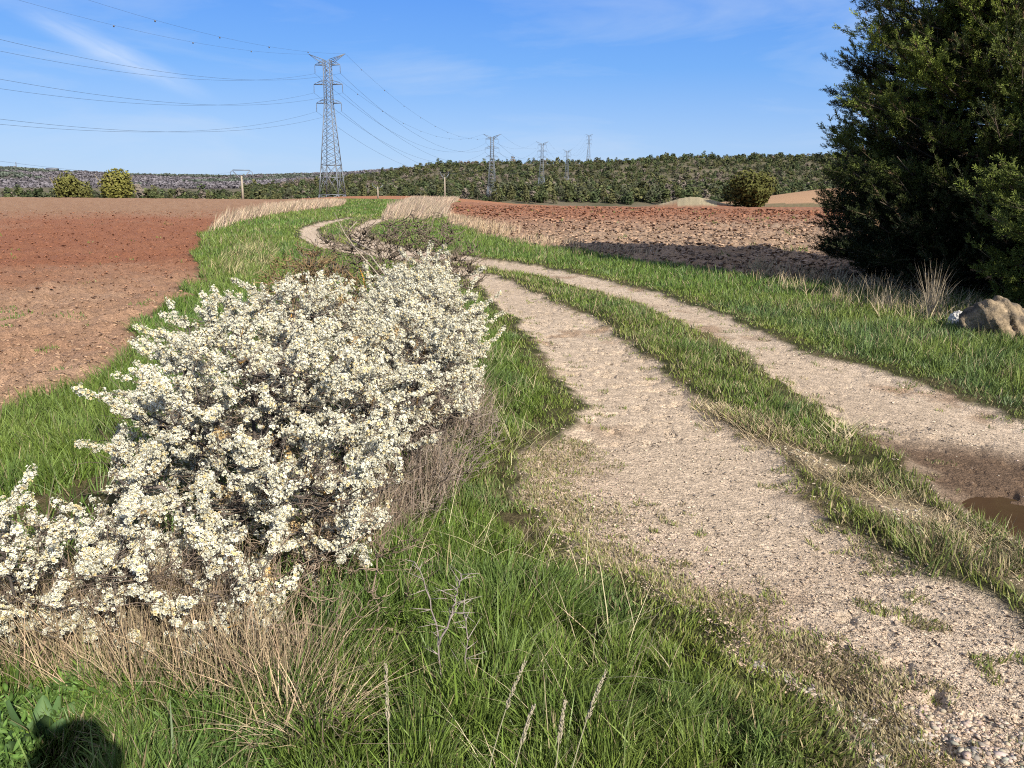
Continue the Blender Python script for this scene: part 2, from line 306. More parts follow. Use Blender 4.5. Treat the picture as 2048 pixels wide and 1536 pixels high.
# ---------------------------------------------------------------- ground: one sheet to the horizon
GREEN = np.array([.06, .085, .02])
def albedo(x, y, Z):
    d = np.hypot(x, y); u = np.where(y > 1, x / np.maximum(y, 1), 3.0)
    n1 = fbm(x, y, .35, 61, 4); n2 = fbm(x, y, 2.2, 62, 3); n3 = fbm(x, y, .06, 63, 3); n4 = fbm(x, y, 12, 65, 4)
    k = lambda t: t[..., None]
    c = mix(np.array([.060, .060, .024]), np.array([.13, .105, .055]), k(sst(.45, .75, n1)))          # soil and litter under the grass
    track = mix(np.array([.52, .40, .285]), np.array([.65, .525, .40]), k(n2)) * (0.86 + .28 * k(n3))
    bz = sst(3.2, 1.6, d + (n2 - .5) * 1.2) * sst(.8, 1.8, x + (n1 - .5))
    track = mix(track, np.array([.40, .28, .20]), k(.7 * bz))
    track = mix(track, np.array([.33, .215, .135]), k(.75 * sst(.52, .72, n1) * sst(.45, .6, n2)))
    rd = poly_sd(BARE, x, y)
    dirt = np.array([.40, .31, .20]) * (0.75 + .5 * k(n3))
    c = mix(c, dirt, k(sst(-.1, .12, rd)))
    c = mix(c, track, k(sst(-.05, .06, Z['t'])))
    low = mix(np.array([.40, .27, .175]), np.array([.47, .35, .25]), k(n3))
    c = mix(c, low, k(sst(-.3, .3, poly_sd(MESSY, x, y)) * sst(.35, .6, n2) * (Z['t'] > 0) * .8))
    md = sst(-.25, .3, poly_sd(MUD, x + (n1 - .5) * .5, y)) * (Z['t'] > -.05)
    c = mix(c, np.array([.13, .082, .052]), k(md * .93))
    # ploughed soil, left
    tan = mix(np.array([.33, .205, .125]), np.array([.43, .285, .19]), k(n1))
    red = mix(np.array([.26, .105, .056]), np.array([.33, .15, .085]), k(n1))
    brn = mix(np.array([.27, .15, .088]), np.array([.36, .225, .14]), k(n1))
    w = fbm(x, y, 7, 66, 3)
    rl = sst(8.5, 20, d + (w - .5) * 13 + (n2 - .5) * 5 + (x + 12) * .22) * (1 - sst(30, 72, d + (w - .5) * 40 + (n2 - .5) * 16))
    fl = mix(mix(tan, brn, k(sst(40, 60, d))), red, k(rl))
    c = mix(c, fl, k(sst(-.05, .15, Z['fl'])))
    tanr = mix(np.array([.30, .195, .125]), np.array([.44, .315, .215]), k(n1))
    rr = sst(24, 64, d + (w - .5) * 34 + (n2 - .5) * 14 - x * .35)
    fr = mix(tanr, mix(red, tanr, .18), k(rr))
    c = mix(c, fr, k(sst(-.05, .2, Z['fr'])))
    # beyond the crest
    D = np.interp(u, UX, UD)
    valley = mix(np.array([.16, .14, .065]), np.array([.24, .17, .10]), k(n4))
    c = mix(c, valley, k(sst(0, 25, d - D - 12)))
    scrub = mix(np.array([.085, .085, .045]), np.array([.20, .165, .115]), k(fbm(x, y, 25, 70, 4)))
    c = mix(c, scrub, k(sst(400, 440, d)))
    plat = mix(np.array([.095, .085, .075]), np.array([.16, .135, .125]), k(fbm(x, y, 120, 71, 4)))
    c = mix(c, plat, k(sst(1150, 1300, d)))
    c = mix(c, np.array([.42, .26, .15]) * (0.9 + .2 * k(n4)), k(np.exp(-((x - 128) ** 2 / 3300 + (y - 285) ** 2 / 3600)) > .35) * (d > 175)[..., None])
    c = mix(c, np.array([.36, .30, .19]) * (0.8 + .4 * k(n1)), k(np.exp(-((x - 28.5) ** 2 / 26 + (y - 132) ** 2 / 60)) > .3))
    c = mix(c, np.array([.36, .17, .09]) * (0.9 + .2 * k(n4)), k((np.exp(-((x + 28) ** 2 / 1700 + (y - 250) ** 2 / 2400)) > .3) & (Z['t'] < -1)))
    c = mix(c, np.array([.10, .17, .04]), k((np.exp(-((x + 190) ** 2 / 900 + (y - 420) ** 2 / 900)) > .4).astype(float)))
    return c
rows = [.0, .4, .8, 1.2, 1.5]
while rows[-1] < 175: rows.append(rows[-1] + max(.014, rows[-1] ** 2 / 1240 * .85 if rows[-1] < 60 else rows[-1] * .038))
while rows[-1] < 4800: rows.append(rows[-1] * 1.018)
R = np.array(rows)
A = np.concatenate([np.linspace(-180, -40, 42)[:-1], np.linspace(-40, 40, 1060), np.linspace(40, 180, 42)[1:-1]])
A = np.radians(A)
RR, AA = np.meshgrid(R, A, indexing='ij')
gx = (RR * np.sin(AA)); gy = RR * np.cos(AA)
Zg = zones(gx, gy)
gzv = ground_z(gx.ravel(), gy.ravel(), {k: v.ravel() for k, v in Zg.items()}).reshape(gx.shape)
colr = albedo(gx, gy, Zg)
nr, na = gx.shape
i, j = np.meshgrid(np.arange(nr - 1), np.arange(na), indexing='ij'); j2 = (j + 1) % na
Q = np.stack([i * na + j, (i + 1) * na + j, (i + 1) * na + j2, i * na + j2], -1).reshape(-1, 4)[:, ::-1]
Q = Q[na:]; 
T = np.stack([np.full(na, 0), na + (np.arange(na) + 1) % na, na + np.arange(na)], -1)
g = mesh_np('ground', np.stack([gx, gy, gzv], -1).reshape(-1, 3), [Q, T], M_ground, col=colr.reshape(-1, 3), smooth=True)
tag(g, 'rutted farm track, grass verges and red ploughed soil', kind='structure')
print('ground', nr, na)

# puddle water in the right hand rut
M_water = mat('muddy_water', (.07, .042, .024), rough=.08, spec=.5, nscale=3, namp=.2, bump=.03, bscale=6, bdist=.01)
P = np.array(PUDDLE); cpt = P.mean(0)
pts = []
for q in range(len(P)):
    a, b = P[q], P[(q + 1) % len(P)]
    for t in np.linspace(0, 1, 5)[:-1]: pts.append(a + (b - a) * t)
pts = np.array(pts); PZ = terrain(*cpt) - .080
V = np.concatenate([[[*cpt, PZ]], np.c_[cpt + (pts - cpt) * 1.25, np.full(len(pts), PZ)]])
T = [[0, 1 + q, 1 + (q + 1) % len(pts)] for q in range(len(pts))]
wo = mesh_np('puddle_water', V, [np.array(T)], M_water); tag(wo, 'still brown puddle in the right hand rut', kind='structure')

# ---------------------------------------------------------------- blades
def blades(x, y, z, L, w, lean, az, rgb, seg=3, droop=.5, twist=None):
    """vectorised grass blades: returns V, quads, tris, colours"""
    n = len(x); az2 = RS.uniform(0, 2 * math.pi, n) if twist is None else twist
    dx, dy = np.cos(az), np.sin(az)
    wx, wy = np.cos(az2), np.sin(az2)
    ts = np.linspace(0, 1, seg + 1); V = []
    for q, t in enumerate(ts):
        h = lean * (t + droop * t * t) * L
        zz = L * t * np.sqrt(np.clip(1 - (lean * .8) ** 2, .1, 1)) * (1 - .25 * droop * lean * t * t)
        px, py, pz = x + dx * h, y + dy * h, z + zz
        if q < seg:
            ww = w * (1 - .75 * t ** 1.6) * .5
            V += [np.stack([px - wx * ww, py - wy * ww, pz], -1), np.stack([px + wx * ww, py + wy * ww, pz], -1)]
        else: V.append(np.stack([px, py, pz], -1))
    k = 2 * seg + 1
    V = np.stack(V, 1).reshape(-1, 3); base = (np.arange(n) * k)[:, None]
    Q = np.concatenate([base + np.array([[2 * q, 2 * q + 1, 2 * q + 3, 2 * q + 2]]) for q in range(seg - 1)]) if seg > 1 else np.zeros((0, 4), int)
    T = base + np.array([[2 * seg - 2, 2 * seg - 1, 2 * seg]])
    return V, Q, T, np.repeat(rgb, k, axis=0)
def scatter(n, r0, r1, half=math.radians(38), pw=1.0):
    """roughly uniform over the picture rows: density falls as 1/d^2"""
    r = np.exp(RS.uniform(math.log(r0), math.log(r1), n)) if pw == 1.0 else (RS.uniform(r0 ** (1 - pw), r1 ** (1 - pw), n)) ** (1 / (1 - pw))
    a = RS.uniform(-half, half, n)
    return r * np.sin(a), r * np.cos(a)
G_A = np.array([.135, .225, .034]); G_B = np.array([.062, .125, .026]); G_C = np.array([.24, .255, .06]); G_D = np.array([.33, .27, .15]); G_BL = np.array([.085, .15, .06])
def grass_rgb(n, dry, yel, blue):
    t = RS.uniform(0, 1, (n, 1)); c = mix(G_A, G_B, t)
    c = mix(c, G_C, (yel[:, None] * RS.uniform(.4, 1, (n, 1))))
    c = mix(c, G_BL, blue[:, None] * .7)
    isd = (RS.uniform(0, 1, n) < dry)[:, None]
    c = np.where(isd, G_D * RS.uniform(.55, 1.25, (n, 1)), c)
    return c * RS.uniform(.6, 1.4, (n, 1))
NEARL = W2([(-300, 1340), (300, 1370), (540, 1390), (620, 1536), (700, 1900), (-400, 1900)])
HEDGE = W2([(-900, 1330), (-200, 1330), (150, 1440), (600, 1450), (760, 1260), (900, 1030), (985, 830), (950, 640), (900, 560)]) + [(-1.2, 9.5), (-1.9, 6.5), (-2.6, 3.6), (-4.2, 2.6)]
def build_grass():
    mb = MB()
    x, y = scatter(1300000, 1.15, 150)
    d = np.hypot(x, y)
    Z = zones(x, y)
    hd = poly_sd(HEDGE, x, y)
    n2 = fbm(x, y, 1.4, 81, 4); n3 = fbm(x, y, .35, 82, 3); n5 = fbm(x, y, 5, 83, 3)
    D = np.interp(np.where(y > 1, x / np.maximum(y, 1), 0), UX, UD)
    bare = poly_sd(BARE, x, y); messy = poly_sd(MESSY, x, y)
    out = -Z['t']
    between = (Z['rl'] > -2.6) & (Z['rr'] > -2.6) & (x > .1 * y * 0 - 3)
    # height of the sward
    L = mix(.03, .13, sst(.0, .75, out)) * (0.6 + .9 * n2)
    strip = sst(-1.8, -1.0, Z['rl']) * sst(-1.8, -1.0, Z['rr'])
    L = mix(L, .035 + .13 * np.clip(n3 - .38, 0, 1) + .045 * n2, strip)
    fore = sst(1.1, .2, x) * sst(5.2, 3.4, y) * sst(.3, 1.0, out)
    L = mix(L, .165 * (0.6 + .7 * n3), fore)
    L = mix(L, .22 * (.6 + .8 * n3), sst(.3, -.6, np.abs(hd)) * .7)
    rv = sst(2.5, 4, x) * sst(12, 7, d) * sst(.5, 1.3, out)
    L = mix(L, .15 * (.7 + .8 * n3), rv)
    L = L * (1 + sst(14, 30, d) * .5)
    nearl = poly_sd(NEARL, x, y); L = mix(L, .12, sst(-.1, .2, nearl))
    p = sst(-.06, .14, out) * (0.35 + .65 * sst(.05, .4, out))
    p = np.where(bare > -.05, p * sst(.42, .62, n3) * .8, p)
    p = np.where(Z['fl'] > 0, 0, p); p = np.where(Z['fr'] > 0, 0, p)
    # thin growth creeping into the ruts and tufts in the messy part
    tuft = noise(x, y, .11, 84)
    cr_ = (out < 0) & (messy > -.15) & (poly_sd(MUD, x, y) < -.1)
    p = np.where(cr_, .75 * sst(.46, .66, n3 * .45 + tuft * .3 + n2 * .25) * sst(-.9, -.05, out + .35 * (messy > .1)), p)
    L = np.where(cr_, .028, L)
    tz = (out < 0) & (out > -.34) & ~cr_
    p = np.where(tz, .55 * (tuft > .55 - out * 1.1), p); L = np.where(tz, .03, L)
    band = cr_ & (out > -.5) & (Z['rr'] < -.5) & (x < 1.5 + (4 - y) * 0)
    p = np.where(cr_ & (d < 4.2) & (noise(x, y, .07, 191) * .6 + n3 * .4 > .66), .7, p)
    p = np.where(band, np.maximum(p, .9 * sst(-.5, -.05, out + (n3 - .5) * .5)), p)
    # weeds in the soil
    wd = noise(x, y, .35 + 0 * x, 85)
    fw = (Z['fl'] > 0) & (Z['fl'] < 2.5) & (wd > .83) & (d < 14); p = np.where(fw, .35, p); L = np.where(fw, .05, L)
    fw2 = (Z['fr'] > 0) & (noise(x, y, .9, 86) > .93) & (d < 90); p = np.where(fw2, .5, p); L = np.where(fw2, .2, L)
    fw3 = (Z['fl'] > 0) & (noise(x, y, .5, 87) > .965) & (d < 50); p = np.where(fw3, .5, p); L = np.where(fw3, .07, L)
    inh = hd > .15; p = np.where(inh, p * .08, p)
    p = np.where(poly_sd(PUDDLE, x, y) > -.05, 0, p)
    p = np.where(d > D, 0, p)
    p = p * np.clip(.12 / np.maximum(L, .04), .5, 1.2)
    tf = noise(x + (n3 - .5) * .1, y, .085, 184) * .6 + noise(x, y, .2, 185) * .4
    tk_ = (1 - sst(5, 12, d)) * (out > .1)
    p = p * mix(1.0, sst(.22, .6, tf) * 1.25, tk_); L = L * mix(1.0, .55 + .85 * tf, tk_)
    keep = RS.uniform(0, 1, len(x)) < p
    x, y, d, L, out, n2, n3, n5, strip, bare, messy, hd, fore = [a[keep] for a in (x, y, d, L, out, n2, n3, n5, strip, bare, messy, hd, fore)]
    Zk = {k: v[keep] for k, v in Z.items()}
    z = ground_z(x, y, Zk) - .005
    n = len(x); print('grass', n)
    shade = 0
    edge = sst(.45, .0, out)
    dry = .05 + .16 * sst(.5, .7, n2) + .22 * edge * sst(.4, .6, n3) + .45 * sst(-.2, .1, bare) + .35 * sst(-.3, .2, messy) * sst(.3, -.1, out) + .12 * strip
    yel = np.clip(.35 + .6 * edge + (n5 - .5) * 1.2, 0, 1) * (1 - .35 * fore)
    dry = dry + .25 * (out < -.02)
    blue = np.clip((n3 - .5) * 2 + (d < 12) * (x > 2.5) * .5, 0, 1)
    rgb = grass_rgb(n, dry, yel, blue)
    L = L * RS.uniform(.45, 1.25, n)
    tall = RS.uniform(0, 1, n) < .02; L = np.where(tall, L * 1.6, L)
    w = np.maximum(RS.uniform(.0028, .0075, n) * (1 + .25 * fore), .75 * d / 800)
    w = np.minimum(w, L * .45)
    lean = RS.uniform(.05, .62, n)
    az = noise(x, y, .13, 186) * 9 + RS.normal(0, .9, n)
    V, Q, T, C = blades(x, y, z, L, w, lean, az, rgb, 3, RS.uniform(0, 1.1, n))
    mb.add(V, Q, T, C)
    return mb.build('grass', M_grass)
tag(build_grass(), 'green grass growing along the verges and between the ruts', 'grass', kind='stuff')

def dry_patch(mb, poly, n, L, w=.0035, lean=(.1, .5), az0=0.0, azs=1.2, c0=(.40, .32, .22), seg=3, rad=None, droop=.6):
    P = np.array(poly); lo, hi = P.min(0), P.max(0)
    x = RS.uniform(lo[0], hi[0], n * 6); y = RS.uniform(lo[1], hi[1], n * 6)
    k = poly_sd(P, x, y) > 0; x, y = x[k][:n], y[k][:n]
    cl = noise(x, y, .35 if L < .7 else 1.2, 91); kk = RS.uniform(0, 1, len(x)) < sst(.2, .6, cl); x, y = x[kk], y[kk]; cl = cl[kk]
    m = len(x)
    if m == 0: return
    d = np.hypot(x, y)
    z = ground_z(x, y) - .01
    LL = L * RS.uniform(.45, 1.15, m) * (0.6 + .6 * cl)
    ww = np.maximum(w * RS.uniform(.6, 1.3, m), .7 * d / 800)
    rgb = np.array(c0) * [1.03, 1.0, .93] * RS.uniform(.45, 1.35, (m, 1)) * (1 + RS.uniform(-.06, .06, (m, 3)))
    V, Q, T, C = blades(x, y, z, LL, ww, RS.uniform(lean[0], lean[1], m), RS.normal(az0, azs, m), rgb, seg, RS.uniform(0, droop * 2, m))
    mb.add(V, Q, T, C)
def build_dry():
    mb = MB()
    # pale reeds left and right of the far bend
    dry_patch(mb, W2([(425, 470), (470, 450), (560, 430), (680, 413), (690, 408), (600, 410), (520, 424), (445, 446), (410, 468)]), 9000, .75, lean=(.1, .45), az0=.2, azs=.5, c0=(.46, .36, .27))
    dry_patch(mb, W2([(760, 446), (900, 440), (885, 415), (915, 402), (820, 404), (775, 424)]), 16000, .95, lean=(.15, .5), az0=.1, azs=.5, c0=(.44, .35, .27))
    dry_patch(mb, W2([(890, 452), (1010, 478), (1040, 470), (960, 452), (900, 438)]), 2500, .45, lean=(.1, .5), c0=(.44, .34, .24))
    dry_patch(mb, W2([(1000, 486), (1330, 524), (1330, 516), (1050, 480)]), 1500, .22, lean=(.1, .6), c0=(.44, .34, .24))
    # tawny clumps in the left verge
    dry_patch(mb, W2([(430, 560), (520, 560), (560, 500), (480, 490), (430, 520)]), 1500, .28, lean=(.2, .7), c0=(.34, .31, .17))
    # in front of the conifer, standing in the verge
    dry_patch(mb, W2([(1480, 560), (1760, 640), (1960, 660), (2060, 640), (1900, 585), (1700, 560), (1500, 540)]), 2600, .32, w=.004, lean=(.05, .55), az0=0, azs=2, c0=(.42, .35, .23))
    # under and in front of the hedge
    dry_patch(mb, W2([(-200, 1400), (60, 1400), (300, 1430), (560, 1440), (700, 1350), (780, 1220), (720, 1100), (450, 1180), (200, 1230), (-200, 1230)]), 9000, .40, w=.003, lean=(.02, .45), azs=2.5, c0=(.39, .31, .21))
    dry_patch(mb, W2([(540, 1536), (700, 1520), (730, 1330), (690, 1240), (560, 1330)]), 1500, .3, w=.004, lean=(.3, .9), azs=2.5, c0=(.45, .36, .25))
    dry_patch(mb, W2([(740, 1180), (900, 1030), (985, 850), (930, 780), (800, 930), (700, 1060)]), 5200, .40, w=.0032, lean=(.02, .5), azs=2.5, c0=(.31, .25, .20))
    # fallen straw along the middle strip
    dry_patch(mb, W2([(1380, 790), (1560, 850), (1700, 900), (1850, 1000), (2048, 1110), (2060, 1180), (1900, 1090), (1700, 980), (1560, 900), (1420, 840)]), 4200, .10, w=.004, lean=(.75, 1.1), azs=3, c0=(.46, .38, .25), droop=.1)
    dry_patch(mb, W2([(1600, 870), (1700, 890), (1720, 860), (1620, 840)]), 300, .22, w=.006, lean=(.75, 1.1), azs=3, c0=(.46, .40, .27), droop=.1)
    # odd pale stalks through the foreground grass
    dry_patch(mb, W2([(700, 1536), (1300, 1700), (1400, 1400), (1150, 1150), (950, 1000), (760, 1250)]), 500, .34, w=.003, lean=(.3, 1.0), azs=3, c0=(.48, .42, .28))
    dry_patch(mb, W2([(950, 640), (1120, 840), (1000, 1000), (950, 900)]), 500, .26, w=.003, lean=(.3, 1.0), azs=3, c0=(.42, .38, .24))
    return mb.build('dry_grass', M_dry)
tag(build_dry(), 'dry straw coloured grass and reeds beside the track', 'dry grass', kind='stuff')

# a fringe of tall tufts before the conifer
def tuft(px, py, L, n, label, spread=.07, lean=(.02, .45), c0=(.44, .36, .25), w=.004):
    p = at(px, py); mb = MB(); x = p[0] + RS.normal(0, spread, n); y = p[1] + RS.normal(0, spread, n)
    z = ground_z(x, y) - .01; LL = L * RS.uniform(.45, 1.1, n)
    rgb = np.array(c0) * RS.uniform(.5, 1.3, (n, 1))
    V, Q, T, C = blades(x, y, z, LL, np.full(n, w), RS.uniform(lean[0], lean[1], n), RS.uniform(0, 6.3, n), rgb, 5, RS.uniform(0, 1.3, n))
    mb.add(V, Q, T, C); o = mb.build('dry_tuft', M_dry, loc=(p[0], p[1], gz(p[0], p[1])))
    tag(o, label, 'grass tuft', 'tall dry tufts standing before the conifer')
tuft(1860, 640, .75, 130, 'tallest tight bundle of dry straw stalks in front of the conifer', .045, (.0, .3), w=.005)
tuft(1765, 625, .58, 110, 'wide dry straw tuft between the tall bundle and the arching stalks', .12, (.02, .4))
tuft(1690, 610, .50, 40, 'thin dry tuft with long arching stalks before the conifer', .12, (.1, .75))
tuft(1830, 632, .42, 50, 'short dry tuft leaning against the tall straw bundle', .1, (.1, .7))
tuft(1935, 640, .42, 35, 'sparse dry tuft with bent tips just behind the small white rock', .13, (.1, .8))
tuft(1975, 688, .26, 45, 'short dry tuft growing at the front of the large boulder', .16, (.1, .7), c0=(.30, .28, .14))
tuft(1570, 590, .40, 28, 'sparse dry tuft at the edge of the conifer shadow', .25, (.1, .8))

# ---------------------------------------------------------------- gravel and stones
def stone_templates(k=6, sub=1):
    out = []
    for s in range(k):
        bm = bmesh.new(); bmesh.ops.create_icosphere(bm, subdivisions=max(sub, 1), radius=1) if sub else bmesh.ops.create_cube(bm, size=1.5)
        r = random.Random(s)
        for v in bm.verts: v.co *= r.uniform(.6, 1.2); v.co.z *= .62; v.co.x *= 1 + .25 * (s % 3)
        V = np.array([v.co[:] for v in bm.verts]); T = np.array([[v.index for v in f.verts] for f in bm.faces]); bm.free()
        out.append((V, T))
    return out
ST = stone_templates()
ST0 = stone_templates(8, 0)
def stones(mb, x, y, size, rgb, sink=.25, ST=ST):
    n = len(x); z = ground_z(x, y)
    for s in range(len(ST)):
        k = np.arange(n) % len(ST) == s; V0, T0 = ST[s]; m = k.sum()
        if not m: continue
        a = RS.uniform(0, 6.3, m); c_, s_ = np.cos(a), np.sin(a); sz = size[k]
        V = V0[None] * sz[:, None, None]
        X = V[..., 0] * c_[:, None] - V[..., 1] * s_[:, None] + x[k][:, None]; Y = V[..., 0] * s_[:, None] + V[..., 1] * c_[:, None] + y[k][:, None]
        Zz = V[..., 2] + (z[k] + sz * (.6 - sink * 2))[:, None]
        nv = len(V0)
        mb.add(np.stack([X, Y, Zz], -1).reshape(-1, 3), None, (T0[None] + (np.arange(m) * nv)[:, None, None]).reshape(-1, 3), np.repeat(rgb[k], nv, axis=0))
def build_gravel():
    mb = MB()
    def zone(poly, n, s0, s1, c0, amp=.25):
        P = np.array(poly); lo, hi = P.min(0), P.max(0)
        x = RS.uniform(lo[0], hi[0], n * 4); y = RS.uniform(lo[1], hi[1], n * 4); k = poly_sd(P, x, y) > 0; x, y = x[k][:n], y[k][:n]
        kk = RS.uniform(0, 1, len(x)) < sst(.3, .6, fbm(x, y, .25, 95, 2)); x, y = x[kk], y[kk]
        sz = s0 + (s1 - s0) * RS.uniform(0, 1, len(x)) ** 3
        rgb = np.array(c0) * RS.uniform(1 - amp, 1 + amp, (len(x), 1)) * (1 + RS.uniform(-.08, .08, (len(x), 3)))
        stones(mb, x, y, sz, rgb)
    zone(W2([(1700, 1400), (1900, 1440), (2100, 1500), (2200, 1700), (1850, 1700), (1760, 1536)]), 1900, .002, .015, (.30, .26, .21), .5)
    zone(W2([(1480, 1290), (1600, 1330), (1750, 1400), (1780, 1480), (1640, 1400), (1510, 1330)]), 420, .003, .013, (.36, .31, .25), .4)
    zone(W2([(1640, 1360), (1900, 1390), (2100, 1430), (2100, 1520), (1760, 1440)]), 700, .003, .012, (.42, .34, .26))
    zone(RUT_L, 16000, .002, .008, (.46, .37, .29), .4); zone(RUT_R, 9000, .0025, .009, (.46, .37, .29), .4)
    zone(W2([(1060, 900), (1280, 960), (1420, 1100), (1600, 1260), (1450, 1260), (1200, 1130), (1050, 980)]), 1500, .003, .010, (.44, .34, .26))
    zone(BARE, 900, .003, .012, (.42, .36, .27))
    # grit pressed into and lying on the ruts
    x, y = scatter(150000, 1.7, 16, pw=1.6); sd = np.maximum(poly_sd(RUT_L, x, y), poly_sd(RUT_R, x, y)); k = (sd > -.08) & (poly_sd(MUD, x, y) < .05) & (RS.uniform(0, 1, len(x)) < .12 + .5 * sst(.42, .62, fbm(x, y, .5, 195, 3)) + .3 * (np.hypot(x, y) < 4)); x, y = x[k], y[k]; d = np.hypot(x, y)
    sz = (.0016 + .0052 * RS.uniform(0, 1, len(x)) ** 3.5) * (1 + d / 9)
    near = sst(4.5, 2.5, d)[:, None]; rgb = mix(np.array([.50, .41, .31]), np.array([.45, .335, .24]), near) * RS.uniform(.72, 1.2, (len(x), 1))
    print('grit', len(x)); stones(mb, x, y, sz, rgb, .2, ST0)
    # clods and a few pale stones of the ploughed soil
    x, y = scatter(110000, 3.5, 60); sdl = poly_sd(FIELD_L, x, y); k = sdl > .05; x, y = x[k], y[k]; d = np.hypot(x, y)
    sz = (.0035 + .015 * RS.uniform(0, 1, len(x)) ** 4) * (1 + d / 24)
    t = sst(8.5, 20, d)[:, None]; rgb = mix(np.array([.36, .235, .15]), np.array([.28, .12, .066]), t) * RS.uniform(.82, 1.12, (len(x), 1))
    pal = (RS.uniform(0, 1, len(x)) < .0015)[:, None]; rgb = np.where(pal, np.array([.50, .42, .33]), rgb)
    stones(mb, x, y, sz, rgb, .3, ST0)
    x, y = scatter(60000, 12, 95); k = poly_sd(FIELD_R, x, y) > .1; x, y = x[k], y[k]; d = np.hypot(x, y)
    sz = (.012 + .05 * RS.uniform(0, 1, len(x)) ** 2) * (1 + d / 45)
    t = sst(24, 64, d - x * .35)[:, None]; rgb = mix(np.array([.38, .26, .175]), np.array([.28, .125, .07]), t) * RS.uniform(.65, 1.15, (len(x), 1))
    stones(mb, x, y, sz, rgb, .3, ST0)
    return mb.build('gravel', M_stone)
tag(build_gravel(), 'loose pale gravel in the ruts and clods on the ploughed soil', 'gravel', kind='stuff')

# ---------------------------------------------------------------- boulders
def rock(px, py, size, rot, label, cA, cB, seed, z=0.0):
    p = at(px, py); bm = bmesh.new(); bmesh.ops.create_icosphere(bm, subdivisions=5, radius=1)
    V = np.array([v.co[:] for v in bm.verts]); T = np.array([[v.index for v in f.verts] for f in bm.faces]); bm.free()
    r = 1 + (fbm(V[:, 0] * 1.0 + V[:, 2] * .7, V[:, 1] + V[:, 2] * .6, .9, seed, 3) - .5) * .7 + (fbm(V[:, 0] + V[:, 2], V[:, 1] - V[:, 2], .22, seed + 5, 4) - .5) * .38
    V = V * r[:, None]
    V[:, 2] = np.where(V[:, 2] > .5, .5 + (V[:, 2] - .5) * .7, V[:, 2])
    V = V * np.array(size) @ np.array(Matrix.Rotation(rot[0], 3, 'Y') @ Matrix.Rotation(rot[1], 3, 'Z')).T
    n = fbm(V[:, 0] * 1.0 + seed, V[:, 2] + V[:, 1], .14, seed + 9, 4)
    col = mix(np.array(cA), np.array(cB), sst(.4, .62, n)[:, None]) * (0.7 + .6 * fbm(V[:, 0], V[:, 1] + V[:, 2], .04, seed + 3, 3)[:, None])
    o = mesh_np('boulder', V, [T], M_rock, col=col, smooth=True); o.location = (p[0], p[1], gz(p[0], p[1]) + z)
    return tag(o, label, 'boulder', 'boulders by the verge under the conifer')
rock(2006, 672, (.46, .36, .36), (.55, .3), 'large rough grey and tan boulder leaning in the grass beside a smaller white one', (.10, .085, .07), (.30, .23, .15), 3, .06)
rock(1912, 655, (.11, .10, .15), (.2, 1), 'small pale grey and white rock standing left of the big boulder', (.42, .40, .37), (.62, .60, .56), 8, .08)
rock(2095, 672, (.30, .3, .24), (-.3, 2), 'light brown boulder half outside the frame right of the large one', (.34, .26, .17), (.46, .38, .28), 5, .05)

# ---------------------------------------------------------------- blackthorn hedge in blossom
def in_env(env, P):
    r = np.full(len(P), 9.)
    for c, q in env: r = np.minimum(r, np.linalg.norm((P - np.array(c)) / np.array(q), axis=1))
    return r
def sample_env(env, n, lo=0.0, hi=1.0, up=False):
    vols = np.array([np.prod(q) for c, q in env]); vols = vols / vols.sum(); out = []
    while sum(map(len, out)) < n:
        k = RS.choice(len(env), 4 * n, p=vols); C = np.array([e[0] for e in env])[k]; Q_ = np.array([e[1] for e in env])[k]
        v = RS.normal(0, 1, (4 * n, 3)); v /= np.linalg.norm(v, axis=1)[:, None]; r = RS.uniform(lo ** 3, hi ** 3, (4 * n, 1)) ** (1 / 3)
        P = C + v * r * Q_
        e = in_env(env, P); ok = (P[:, 2] > .04) & (e >= lo * .92)
        out.append(P[ok])
    return np.concatenate(out)[:n]
def connect(targets, nodes, jit=.04, seg=6, zpen=.5):
    """a bent shoot from the nearest existing node (preferring one lower down) to each target"""
    res = []
    for t in targets:
        dd = np.linalg.norm(nodes - t, axis=1) + np.maximum(nodes[:, 2] - t[2] + .03, 0) * zpen * 4
        b = nodes[np.argmin(dd)]
        m = (b + t) / 2 + np.array([0, 0, -.08]) * np.linalg.norm(t - b) + RS.normal(0, jit, 3) * np.linalg.norm(t - b) * 3
        s = np.linspace(0, 1, seg)[:, None]
        P = (1 - s) ** 2 * b + 2 * s * (1 - s) * m + s * s * t
        P[1:-1] += RS.normal(0, jit * .16, (seg - 2, 3))
        res.append(P)
    return res
def blossom_template():
    V = []; Q_ = []; C = []
    for k in range(5):
        a = k * 2 * math.pi / 5
        ca, sa = math.cos(a), math.sin(a)
        loc = [(.12, 0, .0), (.62, -.40, .22), (1.05, 0, .34), (.62, .40, .22)]
        b = len(V)
        for q, (r, s, z) in enumerate(loc):
            V.append((r * ca - s * sa, r * sa + s * ca, z)); C.append((.50, .48, .25) if q == 0 else (.74, .725, .65))
        Q_.append([b, b + 1, b + 2, b + 3])
    b = len(V)                         # stamens: a small raised tuft
    for k in range(3):
        a = k * 2.1 + .4; V.append((.3 * math.cos(a), .3 * math.sin(a), .30)); C.append((.62, .50, .22))
    V.append((0, 0, .02)); C.append((.45, .45, .15))
    return np.array(V), np.array(Q_), np.array([[b, b + 1, b + 2], [b, b + 1, b + 3]]), np.array(C)
BT = blossom_template()
